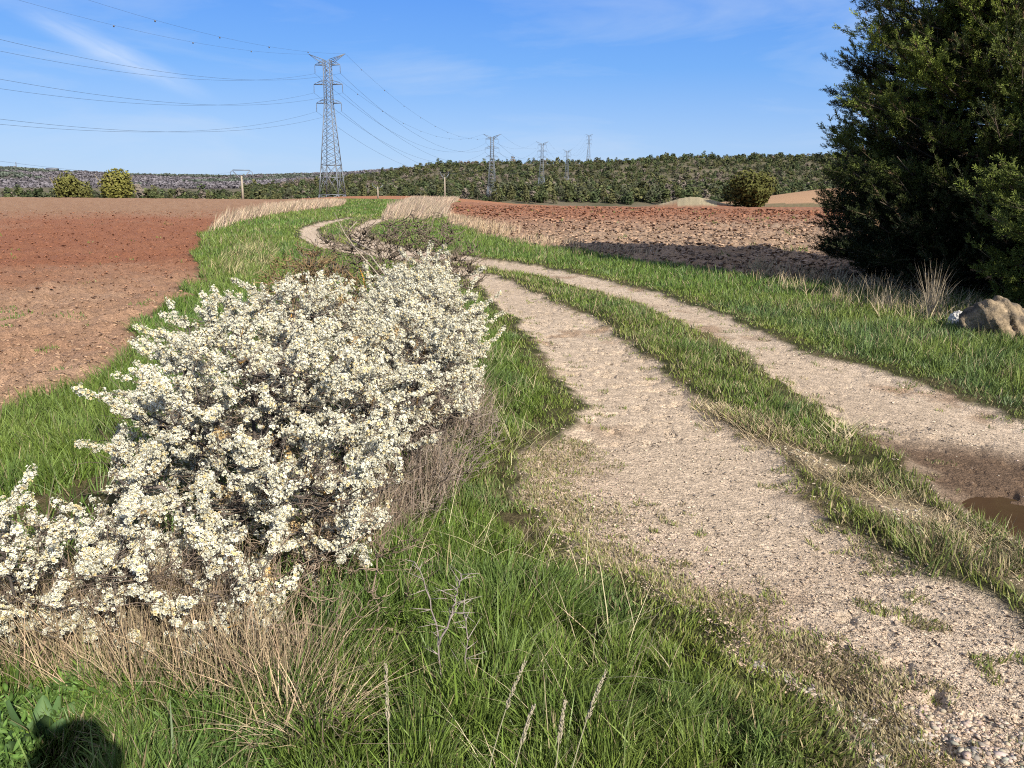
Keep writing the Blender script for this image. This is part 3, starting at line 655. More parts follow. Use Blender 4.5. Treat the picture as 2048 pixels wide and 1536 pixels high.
def inst(mb, tmpl, P, D, sc, tint):
    """place template (+z along D) at P, numpy-joined"""
    V0, Q0, T0, C0 = tmpl; n = len(P); D = D / (np.linalg.norm(D, axis=1)[:, None] + 1e-9)
    a = np.where(np.abs(D[:, 2:]) < .9, np.array([[0, 0, 1.]]), np.array([[1., 0, 0]])); U = np.cross(D, a); U /= np.linalg.norm(U, axis=1)[:, None]; B = np.cross(D, U)
    th = RS.uniform(0, 6.283, n)[:, None]; U2 = U * np.cos(th) + B * np.sin(th); B2 = np.cross(D, U2)
    V = P[:, None] + sc[:, None, None] * (V0[None, :, :1] * U2[:, None] + V0[None, :, 1:2] * B2[:, None] + V0[None, :, 2:] * D[:, None])
    nv = len(V0); off = (np.arange(n) * nv)[:, None, None]
    mb.add(V.reshape(-1, 3), (Q0[None] + off).reshape(-1, Q0.shape[1]) if len(Q0) else None, (T0[None] + off).reshape(-1, 3) if len(T0) else None, (C0[None] * tint[:, None]).reshape(-1, 3))
def bark_col(P, lich=.12):
    n = len(P); c = np.tile(np.array([.085, .072, .062]), (n, 1)) * RS.uniform(.8, 1.7)
    l = noise(P[:, 0] * 21 + P[:, 2] * 17, P[:, 1] * 21, 1, 15) > 1 - lich
    c[l] = c[l] * .4 + np.array([.40, .22, .035]) * RS.uniform(.4, .8)
    return c
def flowering_bush(label, env, base, nstem, n1, n2, nleader, bdens, seed, name='flowering_bush', lower_bare=.25, bsize=.0060):
    RS.seed(seed)
    bx, by = base[0], base[1]
    root = empty(name, (bx, by, gz(bx, by)), label, 'bush', 'blossoming bushes of the hedge')
    loc = np.array(root.location)
    wood = MB()
    bases = np.array([[bx + RS.normal(0, base[2]), by + RS.normal(0, base[3]), 0] for _ in range(nstem)])
    bases[:, 2] = ground_z(bases[:, 0], bases[:, 1]) - .03
    tg = sample_env(env, nstem, 0, .8); tg[:, 2] = np.maximum(tg[:, 2], .3)
    nodes = []
    for k in range(nstem):
        b = bases[np.argmin(np.linalg.norm(bases[:, :2] - tg[k, :2], axis=1) + RS.uniform(0, .3, nstem))]
        s = np.linspace(0, 1, 12)[:, None]; m = b * .55 + tg[k] * .45 + np.array([0, 0, .12]) + RS.normal(0, .09, 3)
        P = (1 - s) ** 2 * b + 2 * s * (1 - s) * m + s * s * tg[k]; P[1:] += RS.normal(0, .011, (11, 3))
        wood.tube(P, np.linspace(.014, .004, 12) * RS.uniform(.7, 1.3), 6, bark_col(P, .12)); nodes.append(P[2:])
    nodes = np.concatenate(nodes)
    B1 = connect(sample_env(env, n1, .2, .9), nodes, .05, 7)
    for P in B1: wood.tube(P, np.linspace(.0055, .0022, len(P)), 4, bark_col(P, .14))
    nodes1 = np.concatenate([nodes] + [P[2:] for P in B1])
    T2 = sample_env(env, n2, .62, 1.04)
    B2 = connect(T2, nodes1, .05, 6)
    # long leaders sticking out past the outline
    C = np.mean([c for c, q in env], axis=0)
    T3 = sample_env(env, nleader, .9, 1.0); T3 = T3[T3[:, 2] > .35]; ext = T3 - C; ext[:, 2] = np.abs(ext[:, 2]) * .8 + .35; ext /= np.linalg.norm(ext, axis=1)[:, None]
    T3 = T3 + ext * RS.uniform(.07, .24, (len(T3), 1))
    B3 = connect(T3, nodes1, .03, 8)
    for P in B2 + B3: wood.tube(P, np.linspace(.0028, .0012, len(P)), 3, bark_col(P, .1))
    # blossoms cluster round the shoots
    PP = []; DD = []
    for q_, P in enumerate(B2 + B3 + B1):
        s = np.linalg.norm(np.diff(P, axis=0), axis=1); cum = np.concatenate([[0], np.cumsum(s)]); Ltot = cum[-1]
        Lb = min(Ltot, RS.uniform(.12, .34)) if len(P) != 7 else min(Ltot, .16)
        zc = P[-1][2]
        dens = bdens * (RS.uniform(.25, 1.25) if len(P) != 8 else 1.3) * (1 if len(P) != 7 else .4)
        if zc < lower_bare: dens *= .25 * (RS.uniform() < .5)
        ncl = int(Lb * dens / 6)
        if ncl < 1: continue
        f = Ltot - Lb * RS.uniform(0, 1, ncl)
        cc = np.stack([np.interp(f, cum, P[:, q]) for q in range(3)], -1)
        nb = RS.randint(7, 16, ncl)
        cc = np.repeat(cc, nb, axis=0)
        o = RS.normal(0, 1, cc.shape); o /= np.linalg.norm(o, axis=1)[:, None]; o[:, 2] = o[:, 2] * .8 + .3
        PP.append(cc + o * RS.uniform(.005, .023, (len(cc), 1))); DD.append(o + RS.normal(0, .35, o.shape))
    PP = np.concatenate(PP); DD = np.concatenate(DD)
    n = len(PP); print(label, 'blossoms', n)
    tint = np.ones((n, 3)) * RS.uniform(.7, 1.25, (n, 1)); warm = RS.uniform(0, 1, n) < .16
    tint[warm] *= np.array([.95, .82, .56]); tint *= (.86 + .36 * noise(PP[:, 0] * 1.3 + PP[:, 2], PP[:, 1] + PP[:, 2] * .7, .09, seed))[:, None]
    old = noise(PP[:, 0] - PP[:, 2], PP[:, 1], .16, seed + 3) > .95; tint[old] *= np.array([.80, .62, .42])
    bl = MB(); inst(bl, BT, PP, DD, bsize * RS.uniform(.7, 1.2, n), tint)
    # short thorny spurs and last year's twiglets, bare
    nn = int(n2 * 2.2); src = nodes1[RS.randint(0, len(nodes1), nn)]
    tw = MB()
    for q in range(nn):
        v = RS.normal(0, 1, 3); v[2] = abs(v[2]) * .6; v /= np.linalg.norm(v); Lt = RS.uniform(.05, .22)
        e = src[q] + v * Lt; mpt = (src[q] + e) / 2 + RS.normal(0, .012, 3)
        tw.tube([src[q], mpt, e], [.0017, .0013, .0006], 3, np.array([[.15, .115, .09]] * 3) * RS.uniform(.7, 1.6))
    wood.build('branches', M_bark, root, loc=loc).location = (0, 0, 0)
    bl.build('blossom', M_petal, root, loc=loc).location = (0, 0, 0)
    tw.build('twigs', M_bark, root, loc=loc).location = (0, 0, 0)
    return root
flowering_bush('low white blossoming bush at the near left end of the hedge',
               [((-1.72, 2.42, .31), (.62, .30, .27)), ((-1.1, 2.38, .31), (.40, .24, .24))], (-1.55, 2.45, .35, .12), 14, 120, 420, 24, 560, 21, lower_bare=.1)
flowering_bush('largest white blossoming bush in the middle of the hedge',
               [((-1.10, 3.45, .55), (.66, .72, .46)), ((-1.22, 4.5, .72), (.50, .62, .40)), ((-.72, 2.85, .42), (.34, .34, .34)), ((-1.28, 3.0, .36), (.34, .42, .30)), ((-1.46, 4.0, .66), (.40, .5, .36))], (-1.0, 3.4, .32, .5), 30, 350, 1250, 70, 560, 22, lower_bare=.16)
flowering_bush('dense white blossoming bush at the far end of the hedge',
               [((-.62, 5.6, .55), (.46, 1.0, .50)), ((-.55, 4.5, .50), (.40, .60, .46)), ((-.85, 6.7, .55), (.45, .6, .45))], (-.6, 5.3, .25, .7), 26, 330, 1250, 60, 560, 23, lower_bare=.33, bsize=.0060)

def bare_bush(label, env, base, nstem, n1, n2, seed, lich, c0, name='bare_bush', r0=.012, tk=1.0):
    RS.seed(seed); bx, by = base[0], base[1]
    root = empty(name, (bx, by, gz(bx, by)), label, 'bush', 'leafless bushes behind the hedge'); loc = np.array(root.location)
    w = MB(); nodes = []
    tg = sample_env(env, nstem, .3, 1)
    for k in range(nstem):
        b = np.array([bx + RS.normal(0, base[2]), by + RS.normal(0, base[3]), 0]); b[2] = gz(b[0], b[1]) - .03
        s = np.linspace(0, 1, 10)[:, None]; m = b * .5 + tg[k] * .5 + RS.normal(0, .1, 3)
        P = (1 - s) ** 2 * b + 2 * s * (1 - s) * m + s * s * tg[k]; P[1:] += RS.normal(0, .015, (9, 3))
        w.tube(P, np.linspace(r0, r0 * .3, 10), 5, np.where((noise(P[:, 0] * 9, P[:, 2] * 9, 1, 5) > 1 - lich)[:, None], [[.5, .25, .04]], [c0])); nodes.append(P[2:])
    nodes = np.concatenate(nodes)
    B1 = connect(sample_env(env, n1, .3, 1.05), nodes, .07 if tk > .9 else .03, 7)
    for P in B1: w.tube(P, np.linspace(.005, .002, 7) * min(1, tk * 1.1), 4, np.array([c0] * 7) * RS.uniform(.7, 1.4))
    nodes = np.concatenate([nodes] + [P[2:] for P in B1])
    tw = MB()
    for P in connect(sample_env(env, n2, .5, 1.12), nodes, .07 if tk > .9 else .035, 5): tw.tube(P, np.linspace(.0036, .0018, 5) * tk, 3, np.array([c0] * 5) * RS.uniform(.8, 1.9))
    w.build('branches', M_bark, root, loc=loc).location = (0, 0, 0); tw.build('twigs', M_bark, root, loc=loc).location = (0, 0, 0)
    return root
c = atY(775, 480, 8.6); 
bare_bush('leafless grey thorn bush with orange lichen behind the far end of the hedge', [((c[0], 8.6, .72), (1.0, .7, .52)), ((c[0] + .3, 8.5, .92), (.65, .4, .42)), ((c[0] - .3, 8.2, .5), (.9, .4, .4))], (c[0], 8.6, .35, .25), 26, 200, 1900, 31, .2, [.12, .095, .07], tk=1.7)
c = atY(610, 500, 7.4)
bare_bush('small brown lichen covered bush behind the middle of the hedge', [((c[0], 7.4, .55), (.5, .4, .48))], (c[0], 7.4, .15, .15), 14, 110, 700, 32, .3, [.17, .115, .06], tk=1.2)
c = atY(1000, 900, 5)
bare_bush('low tangle of grey dead twigs at the foot of the hedge beside the left rut', [((-.38, 4.3, .28), (.34, .6, .26)), ((-.55, 3.6, .25), (.35, .4, .25))], (-.45, 4.0, .22, .35), 24, 200, 900, 33, .05, [.19, .155, .125], r0=.005, tk=.6)
bare_bush('brown tangle of dead stems under the front of the hedge', [((-1.0, 2.45, .2), (.6, .22, .22)), ((-.55, 2.7, .22), (.3, .22, .24)), ((-1.9, 2.35, .15), (.5, .2, .2))], (-1.0, 2.45, .45, .12), 30, 190, 800, 34, .05, [.22, .165, .12], r0=.005, tk=.42)
# weathered stick caught in the thorn bush
mb = MB(); a = atY(668, 425, 8.2); b = atY(690, 468, 8.0); c2 = atY(712, 498, 7.9); b0 = np.array([c2[0] + .9, 7.7, gz(c2[0] + .9, 7.7)])
mb.tube([a, b, c2, b0], [.003, .005, .007, .008], 5, np.array([[.30, .25, .19]] * 4)); mb.tube([b, b + [.12, 0, .12]], [.005, .003], 4, np.array([[.42, .36, .28]] * 2))
tag(mb.build('dead_stick', M_bark, loc=b0), 'long pale weathered stick rising out of the grey thorn bush', 'stick')
mb = MB(); a = atY(690, 483, 7.6); b = atY(742, 512, 7.3)
e = np.array([b[0] + .75, 7.1, gz(b[0] + .75, 7.1)]); mb.tube([a, b, e], [.004, .006, .007], 5, np.array([[.28, .235, .19]] * 3)); mb.tube([a + [.05, 0, .02], b + [.04, -.02, .04]], [.005, .005], 5, np.array([[.28, .235, .19]] * 2))
tag(mb.build('dead_stick', M_bark, loc=e), 'short forked grey stick lying across the lichen covered twigs', 'stick')

# thorny sprig alone in the foreground grass
def thorn_sprig():
    RS.seed(41); p = at(905, 1425); z0 = gz(p[0], p[1]); root = empty('thorn_sprig', (p[0], p[1], z0), 'leafless grey thorny sprig standing alone in the near grass', 'sprig'); loc = np.array(root.location)
    st = MB(); th = MB(); Y = p[1]
    for pts in ([(890, 1400), (878, 1300), (866, 1220), (850, 1170), (830, 1120)], [(878, 1290), (905, 1220), (915, 1180), (925, 1150)], [(930, 1410), (932, 1330), (935, 1260), (930, 1210)]):
        P = np.array([atY(a, b, Y + k * .02) for k, (a, b) in enumerate(pts)]); 
        if pts[0][1] > 1350: P = np.concatenate([[[P[0][0], P[0][1], z0]], P])
        s = np.linspace(0, 1, 14); cu = np.linspace(0, 1, len(P)); PP = np.stack([np.interp(s, cu, P[:, q]) for q in range(3)], -1); PP[1:] += RS.normal(0, .003, (13, 3))
        st.tube(PP, np.linspace(.0036, .0013, 14), 5, np.array([[.24, .20, .18]] * 14))
        for q in range(2, 14):
            for _ in range(2):
                v = RS.normal(0, 1, 3); v[2] = abs(v[2]) * .4; v /= np.linalg.norm(v); l = RS.uniform(.025, .09)
                th.tube([PP[q], PP[q] + v * l], [.0016, .0005], 3, np.array([[.34, .29, .26]] * 2))
    st.build('stem', M_bark, root, loc=loc).location = (0, 0, 0); th.build('thorns', M_bark, root, loc=loc).location = (0, 0, 0)
thorn_sprig()

# seed heads rising close to the camera
def seed_stalk(top, bot, Y, label):
    t = atY(*top, Y); b = atY(*bot, Y - .02); d = (b - t); g_ = b + d * ((b[2] - gz(b[0], b[1])) / max(-d[2], .05)) * np.array([.3, .3, 1]); g_[2] = gz(g_[0], g_[1]) - .01
    root = empty('seed_stalk', (g_[0], g_[1], g_[2]), label, 'grass stalk', 'tall grass seed heads close to the camera'); loc = np.array(root.location)
    s = np.linspace(0, 1, 12)[:, None]; P = (1 - s) ** 2 * g_ + 2 * s * (1 - s) * (b + (b - t) * .1) + s * s * t
    mb = MB(); mb.tube(P, np.linspace(.0018, .0009, 12), 4, np.array([[.38, .36, .22]] * 12)); mb.build('stalk', M_dry, root, loc=loc).location = (0, 0, 0)
    hd = MB()
    n = 90; f = RS.uniform(.72, 1, n); q = np.stack([np.interp(f, s[:, 0], P[:, k]) for k in range(3)], -1); ax = (P[-1] - P[-3]); ax /= np.linalg.norm(ax)
    for k in range(n):
        v = RS.normal(0, 1, 3); v -= ax * v.dot(ax); v /= np.linalg.norm(v)
        a = q[k] + v * .0012; e = a + (v * .3 + ax) * RS.uniform(.007, .013) * (1.15 - (f[k] - .72) * 2)
        hd.tube([a, (a + e) / 2, e], [.0004, .0013, .0003], 4, np.array([[.40, .35, .25]] * 3) * RS.uniform(.75, 1.15))
    hd.build('seed_head', M_dry, root, loc=loc).location = (0, 0, 0)
seed_stalk((772, 1330), (778, 1500), 1.45, 'upright pale seed head in the near grass, left of the thorny sprig foot')
seed_stalk((1050, 1325), (985, 1450), 1.5, 'thin greenish seed head leaning right in the middle of the near grass')
seed_stalk((1212, 1345), (1150, 1460), 1.4, 'thickest pale seed head leaning right, rightmost of the five')
seed_stalk((1130, 1405), (1112, 1490), 1.35, 'short upright seed head just left of the thickest one')
seed_stalk((1068, 1412), (1030, 1490), 1.35, 'small leaning seed head low between the thin and short ones')

# dock plant and leafy weeds in the near left corner
def leaf_template(n=9):
    V = []; Q_ = []
    for k in range(n + 1):
        t = k / n; w = .19 * math.sin(math.pi * min(1, t * .95 + .03)) ** .7; zc = .18 * math.sin(t * 2.2)
        V += [(-w, zc * -1 + .05, t), (0, -zc, t), (w, zc * -1 + .05, t)]
    for k in range(n):
        a = k * 3; Q_ += [[a, a + 1, a + 4, a + 3], [a + 1, a + 2, a + 5, a + 4]]
    return np.array(V), np.array(Q_), np.zeros((0, 3), int), np.array([[1., 1, 1], [1.7, 1.45, 1.6], [1., 1, 1]] * (n + 1))
LT = leaf_template()
def dock(px, py, n, L, label):
    RS.seed(px); p = at(px, py); z0 = gz(p[0], p[1]); root = empty('dock_plant', (p[0], p[1], z0), label, 'dock plant', 'broad leaved dock plants in the near left corner')
    for k in range(n):
        mb = MB(); a = k * 2 * math.pi / n + RS.uniform(-.3, .3); D = np.array([[math.cos(a) * .6, math.sin(a) * .6, RS.uniform(.5, 1.3)]])
        inst(mb, LT, np.zeros((1, 3)), D, np.array([L * RS.uniform(.7, 1.1)]), np.array([[.065, .125, .04]]) * RS.uniform(.8, 1.25)); mb.build('leaf', M_leaf, root, smooth=True)
dock(85, 1500, 9, .17, 'broad ribbed dock leaves standing left of the dark round shadow')
dock(15, 1520, 7, .14, 'broad dock leaves cut by the left edge of the photo')
dock(150, 1400, 5, .12, 'small dock leaves under the near end of the hedge')
def weeds():
    RS.seed(5); mb = MB(); P = np.array(W2([(-200, 1640), (560, 1640), (600, 1480), (480, 1380), (200, 1350), (-200, 1370)])); lo, hi = P.min(0), P.max(0)
    x = RS.uniform(lo[0], hi[0], 22000); y = RS.uniform(lo[1], hi[1], 22000); k = (poly_sd(P, x, y) > 0) & (fbm(x, y, .25, 7, 3) > .42); x, y = x[k], y[k]; n = len(x)
    z = ground_z(x, y) + RS.uniform(0, .09, n)
    D = np.stack([RS.normal(0, 1, n), RS.normal(0, 1, n), RS.uniform(.1, 1.2, n)], -1)
    inst(mb, LT, np.stack([x, y, z], -1), D, RS.uniform(.014, .036, n), np.array([[.055, .11, .022]]) * RS.uniform(.5, 1.6, (n, 1)))
    tag(mb.build('weeds', M_leaf), 'low leafy green weeds carpeting the near left corner', 'weeds', kind='stuff')
weeds()

# ---------------------------------------------------------------- conifers on the right
def sprig_template(n=11):
    V = []; Q_ = []; r = random.Random(4)
    def lf(a, b, w):
        a, b = np.array(a), np.array(b); t = b - a; s = np.cross(t, [r.uniform(-1, 1), r.uniform(-1, 1), r.uniform(-.2, .2)]); s = s / (np.linalg.norm(s) + 1e-9) * w
        k = len(V); V.extend([a - s * .5, a + s * .5, b + s * .25, b - s * .25]); Q_.append([k, k + 1, k + 2, k + 3])
    lf((0, 0, 0), (0, 0, 1), .05)
    for k in range(n):
        t = .08 + .85 * k / n; an = k * 2.4; l = .42 * (1 - t * .6)
        lf((0, 0, t), (math.cos(an) * l * .75, math.sin(an) * l * .75, t + l * .7), .085)
    return np.array(V), np.array(Q_), np.zeros((0, 3), int), np.ones((len(V), 3))
SP = sprig_template()
def conifer(label, pos, H, prof, nl, nspr, seed, sc=(.10, .2), lowgap=True, group='conifers right of the track', azf=None, tr=.13, col0=(.085, .115, .028)):
    RS.seed(seed); x0, y0 = pos; z0 = gz(x0, y0); root = empty('conifer_tree', (x0, y0, z0), label, 'conifer', group); loc = np.array(root.location)
    pz = np.array([p[0] for p in prof]) * H; pr = np.array([p[1] for p in prof])
    w = MB(); P0 = []
    stems = []
    for k in range(3):
        a = RS.uniform(0, 6.3); s = np.linspace(0, 1, 14)[:, None]
        top = np.array([x0 + math.cos(a) * .35 * k, y0 + math.sin(a) * .35 * k, z0 + H * (.97 - .13 * k)]); b = np.array([x0 + RS.normal(0, .12), y0 + RS.normal(0, .12), z0 - .05])
        P = b + (top - b) * s + np.sin(s * 3) * np.array([math.cos(a), math.sin(a), 0]) * .25 * k; w.tube(P, np.linspace(tr, .015, 14), 7, np.array([[.12, .085, .06]] * 14)); stems.append(P)
    cent = []; dirs = []
    for k in range(nl):
        st = stems[RS.randint(3)]; f = RS.uniform(.02, .97) ** (1.25 if lowgap else .9); b = np.array([np.interp(f, np.linspace(0, 1, 14), st[:, q]) for q in range(3)])
        a = RS.uniform(0, 6.283); zz = b[2] - z0; r = np.interp(zz + .25, pz, pr) * RS.uniform(.82, 1.0) * (.91 + .12 * noise(a * 2, zz, 1, seed))
        rise = r * RS.uniform(-.05 if zz < 1.5 else .1, .45); e = b + np.array([math.cos(a) * r, math.sin(a) * r, rise]); m = b + np.array([math.cos(a) * r * .6, math.sin(a) * r * .6, rise * .15 - .05 * r])
        s = np.linspace(0, 1, 9)[:, None]; P = (1 - s) ** 2 * b + 2 * s * (1 - s) * m + s * s * e
        w.tube(P, np.linspace(.026, .006, 9) * (0.6 + .4 * r / 3), 4, np.array([[.11, .085, .065]] * 9))
        # side shoots carry the sprays
        ns = int(nspr * (0.3 + r / pr.max())); nsh = max(3, int(ns / 14))
        low = lowgap and zz < 1.25
        for q in range(nsh):
            t = RS.uniform(.35 if not low else .45, 1.0); c = np.array([np.interp(t, s[:, 0], P[:, i]) for i in range(3)])
            out = np.array([math.cos(a), math.sin(a), .55]) + RS.normal(0, .55, 3); out[2] = abs(out[2]) * .8 + .15; out /= np.linalg.norm(out); Ls = RS.uniform(.25, .6) * (1 if r > 1 else .6)
            w.tube([c, c + out * Ls], [.006, .002], 3, np.array([[.10, .08, .05]] * 2))
            u = RS.uniform(0, 1, 14)[:, None] ** .8; C = c + out * Ls * u + RS.normal(0, .045, (14, 3)) * (1.2 - u); cent.append(C); dirs.append(out + RS.normal(0, .42, (14, 3)) + [0, 0, .3])
    C = np.concatenate(cent); D = np.concatenate(dirs); k = C[:, 2] > z0 + .02; C, D = C[k], D[k]; n = len(C); print(label, n)
    t = fbm(C[:, 0] * 1.0 + C[:, 2], C[:, 1] - C[:, 2], .7, seed, 3)[:, None]
    tint = mix(np.array(col0) * .75, np.array([.20, .25, .045]), sst(.32, .7, t) * sst(1.0, 3.5, C[:, 2:3])) * RS.uniform(.65, 1.3, (n, 1))  # sunlit yellow-green painted into the colour of the upper sprays
    brown = RS.uniform(0, 1, n) < .03; tint[brown] = [.20, .13, .07]
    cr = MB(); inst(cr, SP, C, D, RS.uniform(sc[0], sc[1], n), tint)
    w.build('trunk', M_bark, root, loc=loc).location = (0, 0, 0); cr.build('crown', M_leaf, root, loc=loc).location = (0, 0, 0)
    return root
PROF = [(0, 3.4), (.12, 3.45), (.3, 3.35), (.42, 3.05), (.55, 2.7), (.72, 2.1), (.88, 1.0), (1, .1)]
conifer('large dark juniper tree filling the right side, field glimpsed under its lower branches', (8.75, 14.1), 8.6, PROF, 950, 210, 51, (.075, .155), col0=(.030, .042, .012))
conifer('lit juniper branches entering at the right edge in front of the large dark juniper', (7.95, 10.4), 2.8, [(0, 1.1), (.2, 1.7), (.5, 1.6), (.8, .8), (1, .05)], 110, 150, 52, (.08, .16), False, col0=(.15, .19, .035))  # foliage colour brightened so these branches look sunlit
conifer('juniper standing beyond the right edge that shades the middle of the large dark juniper', (12.7, 7.6), 10.5, [(0, 2.9), (.2, 3.5), (.5, 3.2), (.8, 1.8), (1, .1)], 380, 170, 53, (.14, .26))

# ---------------------------------------------------------------- mid and far trees
def clump_template(n, kind, seed, leaf=.16):
    """unit crown (radius 1, base at 0): many small tilted leaf faces in uneven lobes"""
    r = np.random.RandomState(seed); lobes = []
    nl = 9 if kind == 'round' else 7
    for k in range(nl):
        a = r.uniform(0, 6.3); q = r.uniform(0, .6)
        if kind == 'pine': zc = r.uniform(.35, 1.7); rad = .62 * (1.0 - .42 * abs(zc - .7)); q *= (1.9 - zc) * .6; lobes.append((q * math.cos(a), q * math.sin(a), zc, max(rad, .2)))
        elif kind == 'cone': zc = r.uniform(.25, 2.1); rad = .62 * (1.15 - zc / 2.3) + .1; lobes.append((q * .4 * math.cos(a), q * .4 * math.sin(a), zc, rad))
        else: zc = r.uniform(.45, 1.05); lobes.append((q * math.cos(a), q * math.sin(a), zc, r.uniform(.4, .62)))
    L = np.array(lobes); k = r.randint(0, len(L), n); v = r.normal(0, 1, (n, 3)); v /= np.linalg.norm(v, axis=1)[:, None]
    P = L[k, :3] + v * L[k, 3:] * r.uniform(.72, 1.08, (n, 1)); P[:, 2] = np.maximum(P[:, 2], .04 + r.uniform(0, .1, n))
    nrm = v + r.normal(0, .5, (n, 3)); nrm /= np.linalg.norm(nrm, axis=1)[:, None]
    a = np.cross(nrm, [0.3, .2, 1]); a /= np.linalg.norm(a, axis=1)[:, None]; b = np.cross(nrm, a); s = leaf * r.uniform(.6, 1.4, (n, 1))
    V = np.stack([P - a * s, P + b * s * .8, P + a * s, P - b * s * .8], 1).reshape(-1, 3)
    Q_ = np.arange(4 * n).reshape(-1, 4); C = np.repeat(r.uniform(.7, 1.3, (n, 1)) * np.ones((1, 3)), 4, axis=0)
    return V, Q_, np.zeros((0, 3), int), C
def place(mb, tm, x, y, z, s, tint, zs=None):
    V0, Q0, T0, C0 = tm; n = len(x); a = RS.uniform(0, 6.3, n)[:, None]; zs = s if zs is None else zs
    X = (V0[None, :, 0] * np.cos(a) - V0[None, :, 1] * np.sin(a)) * s[:, None] + x[:, None]; Y = (V0[None, :, 0] * np.sin(a) + V0[None, :, 1] * np.cos(a)) * s[:, None] + y[:, None]
    Zz = V0[None, :, 2] * zs[:, None] + z[:, None]; nv = len(V0)
    mb.add(np.stack([X, Y, Zz], -1).reshape(-1, 3), (Q0[None] + (np.arange(n) * nv)[:, None, None]).reshape(-1, 4), None, (C0[None] * tint[:, None]).reshape(-1, 3))
def single_tree(name, label, x, y, R, Hs, tint, n, seed, kind='round', leaf=.07, cat='tree', group=None, limbs=0, barkc=(.14, .11, .08), z=None):
    RS.seed(seed); z0 = gz(x, y) if z is None else z; root = empty(name, (x, y, z0), label, cat, group)
    mb = MB(); tm = clump_template(n, kind, seed, leaf); place(mb, tm, np.zeros(1), np.zeros(1), np.zeros(1), np.array([R]), np.array([tint]), np.array([Hs]))
    mb.build('crown', M_far, root)
    w = MB(); w.tube([[0, 0, -.3], [0.05 * R, 0, Hs * .6]], [R * .07, R * .03], 6, np.array([barkc] * 2))
    for k in range(limbs):
        a = RS.uniform(0, 6.3); e = RS.uniform(.3, 1.2); w.tube([[0, 0, Hs * RS.uniform(.02, .2)], [math.cos(a) * R * .45 * e, math.sin(a) * R * .45 * e, Hs * .6], [math.cos(a) * R * .8 * e, math.sin(a) * R * .8 * e, Hs * 1.25]], [R * .022, R * .014, R * .005], 4, np.array([barkc] * 3))
    w.build('trunk', M_bark, root)
    return root
def gpos(px, d):   # a spot on the ground at distance d in the direction of picture column px
    u = (px - CX) / F * math.cos(PITCH); y = d / math.hypot(1, u); return u * y, y
x, y = gpos(231, 190); single_tree('willow_tree', 'rounded yellow green tree, the bigger one behind the left field crest', x, y, 4.7, 4.3, (.155, .15, .038), 3600, 61, leaf=.055, limbs=22, barkc=(.30, .24, .10), z=-1.2)
x, y = gpos(122, 195); single_tree('willow_tree', 'yellow green bushy tree left of the bigger rounded one', x, y, 3.3, 3.8, (.125, .125, .036), 2000, 62, leaf=.07, limbs=16, barkc=(.28, .22, .10), z=-1.2)
x, y = gpos(158, 196); single_tree('willow_tree', 'low yellow green shrub between the two yellow green trees', x, y, 2.7, 2.7, (.12, .12, .038), 1500, 63, leaf=.08, limbs=12, barkc=(.28, .22, .10), z=-1.2)
x, y = gpos(1496, 128); single_tree('juniper_tree', 'broad dark olive rounded tree at the far edge of the right field', x, y, 4.9, 4.0, (.078, .08, .022), 7500, 64, leaf=.042, limbs=6, z=gz(x, y) - .3)
RS.seed(70)
TM = [clump_template(110, 'pine', 1, .17), clump_template(110, 'round', 2, .17), clump_template(100, 'cone', 3, .16), clump_template(110, 'round', 4, .17), clump_template(100, 'pine', 5, .17)]
TT = np.array([[.068, .080, .032], [.050, .066, .028], [.084, .086, .036], [.060, .066, .038]])
# front rank of the wood: trees one can tell apart
proto = []
for k in range(4):
    mb = MB(); place(mb, clump_template(330, ['pine', 'round', 'cone', 'pine'][k], 20 + k, .115), np.zeros(1), np.zeros(1), np.zeros(1), np.array([1.]), np.array([TT[k]]))
    o = mb.build('crown', M_far); w = MB(); w.tube([[0, 0, -.2], [0, 0, 1.0]], [.07, .04], 5, np.array([[.13, .10, .08]] * 2)); t_ = w.build('trunk', M_bark)
    proto.append((o, t_))
for k in range(110):
    px = 300 + k * (1700 - 300) / 110 + RS.uniform(-5, 5); d = RS.uniform(455, 500); x, y = gpos(px, d); R_ = RS.uniform(3.0, 4.6) * (1 if px > 640 else .85); q = RS.randint(4)
    r = empty('wood_edge_tree', (x, y, gz(x, y) - .3), 'dark green tree in the front rank of the wood behind the fields', 'tree', 'trees along the front of the wood')
    r.rotation_euler.z = RS.uniform(0, 6.3); r.scale = (R_, R_, R_ * RS.uniform(.85, 1.25))
    for p_ in proto[q]:
        c = p_.copy() if p_.get('used') else p_
        if c is not p_: COL.objects.link(c)
        p_['used'] = 1; c.parent = r
for p_ in sum(proto, ()):
    if 'used' in p_: del p_['used']
for o in bpy.data.objects:
    if 'used' in o: del o['used']
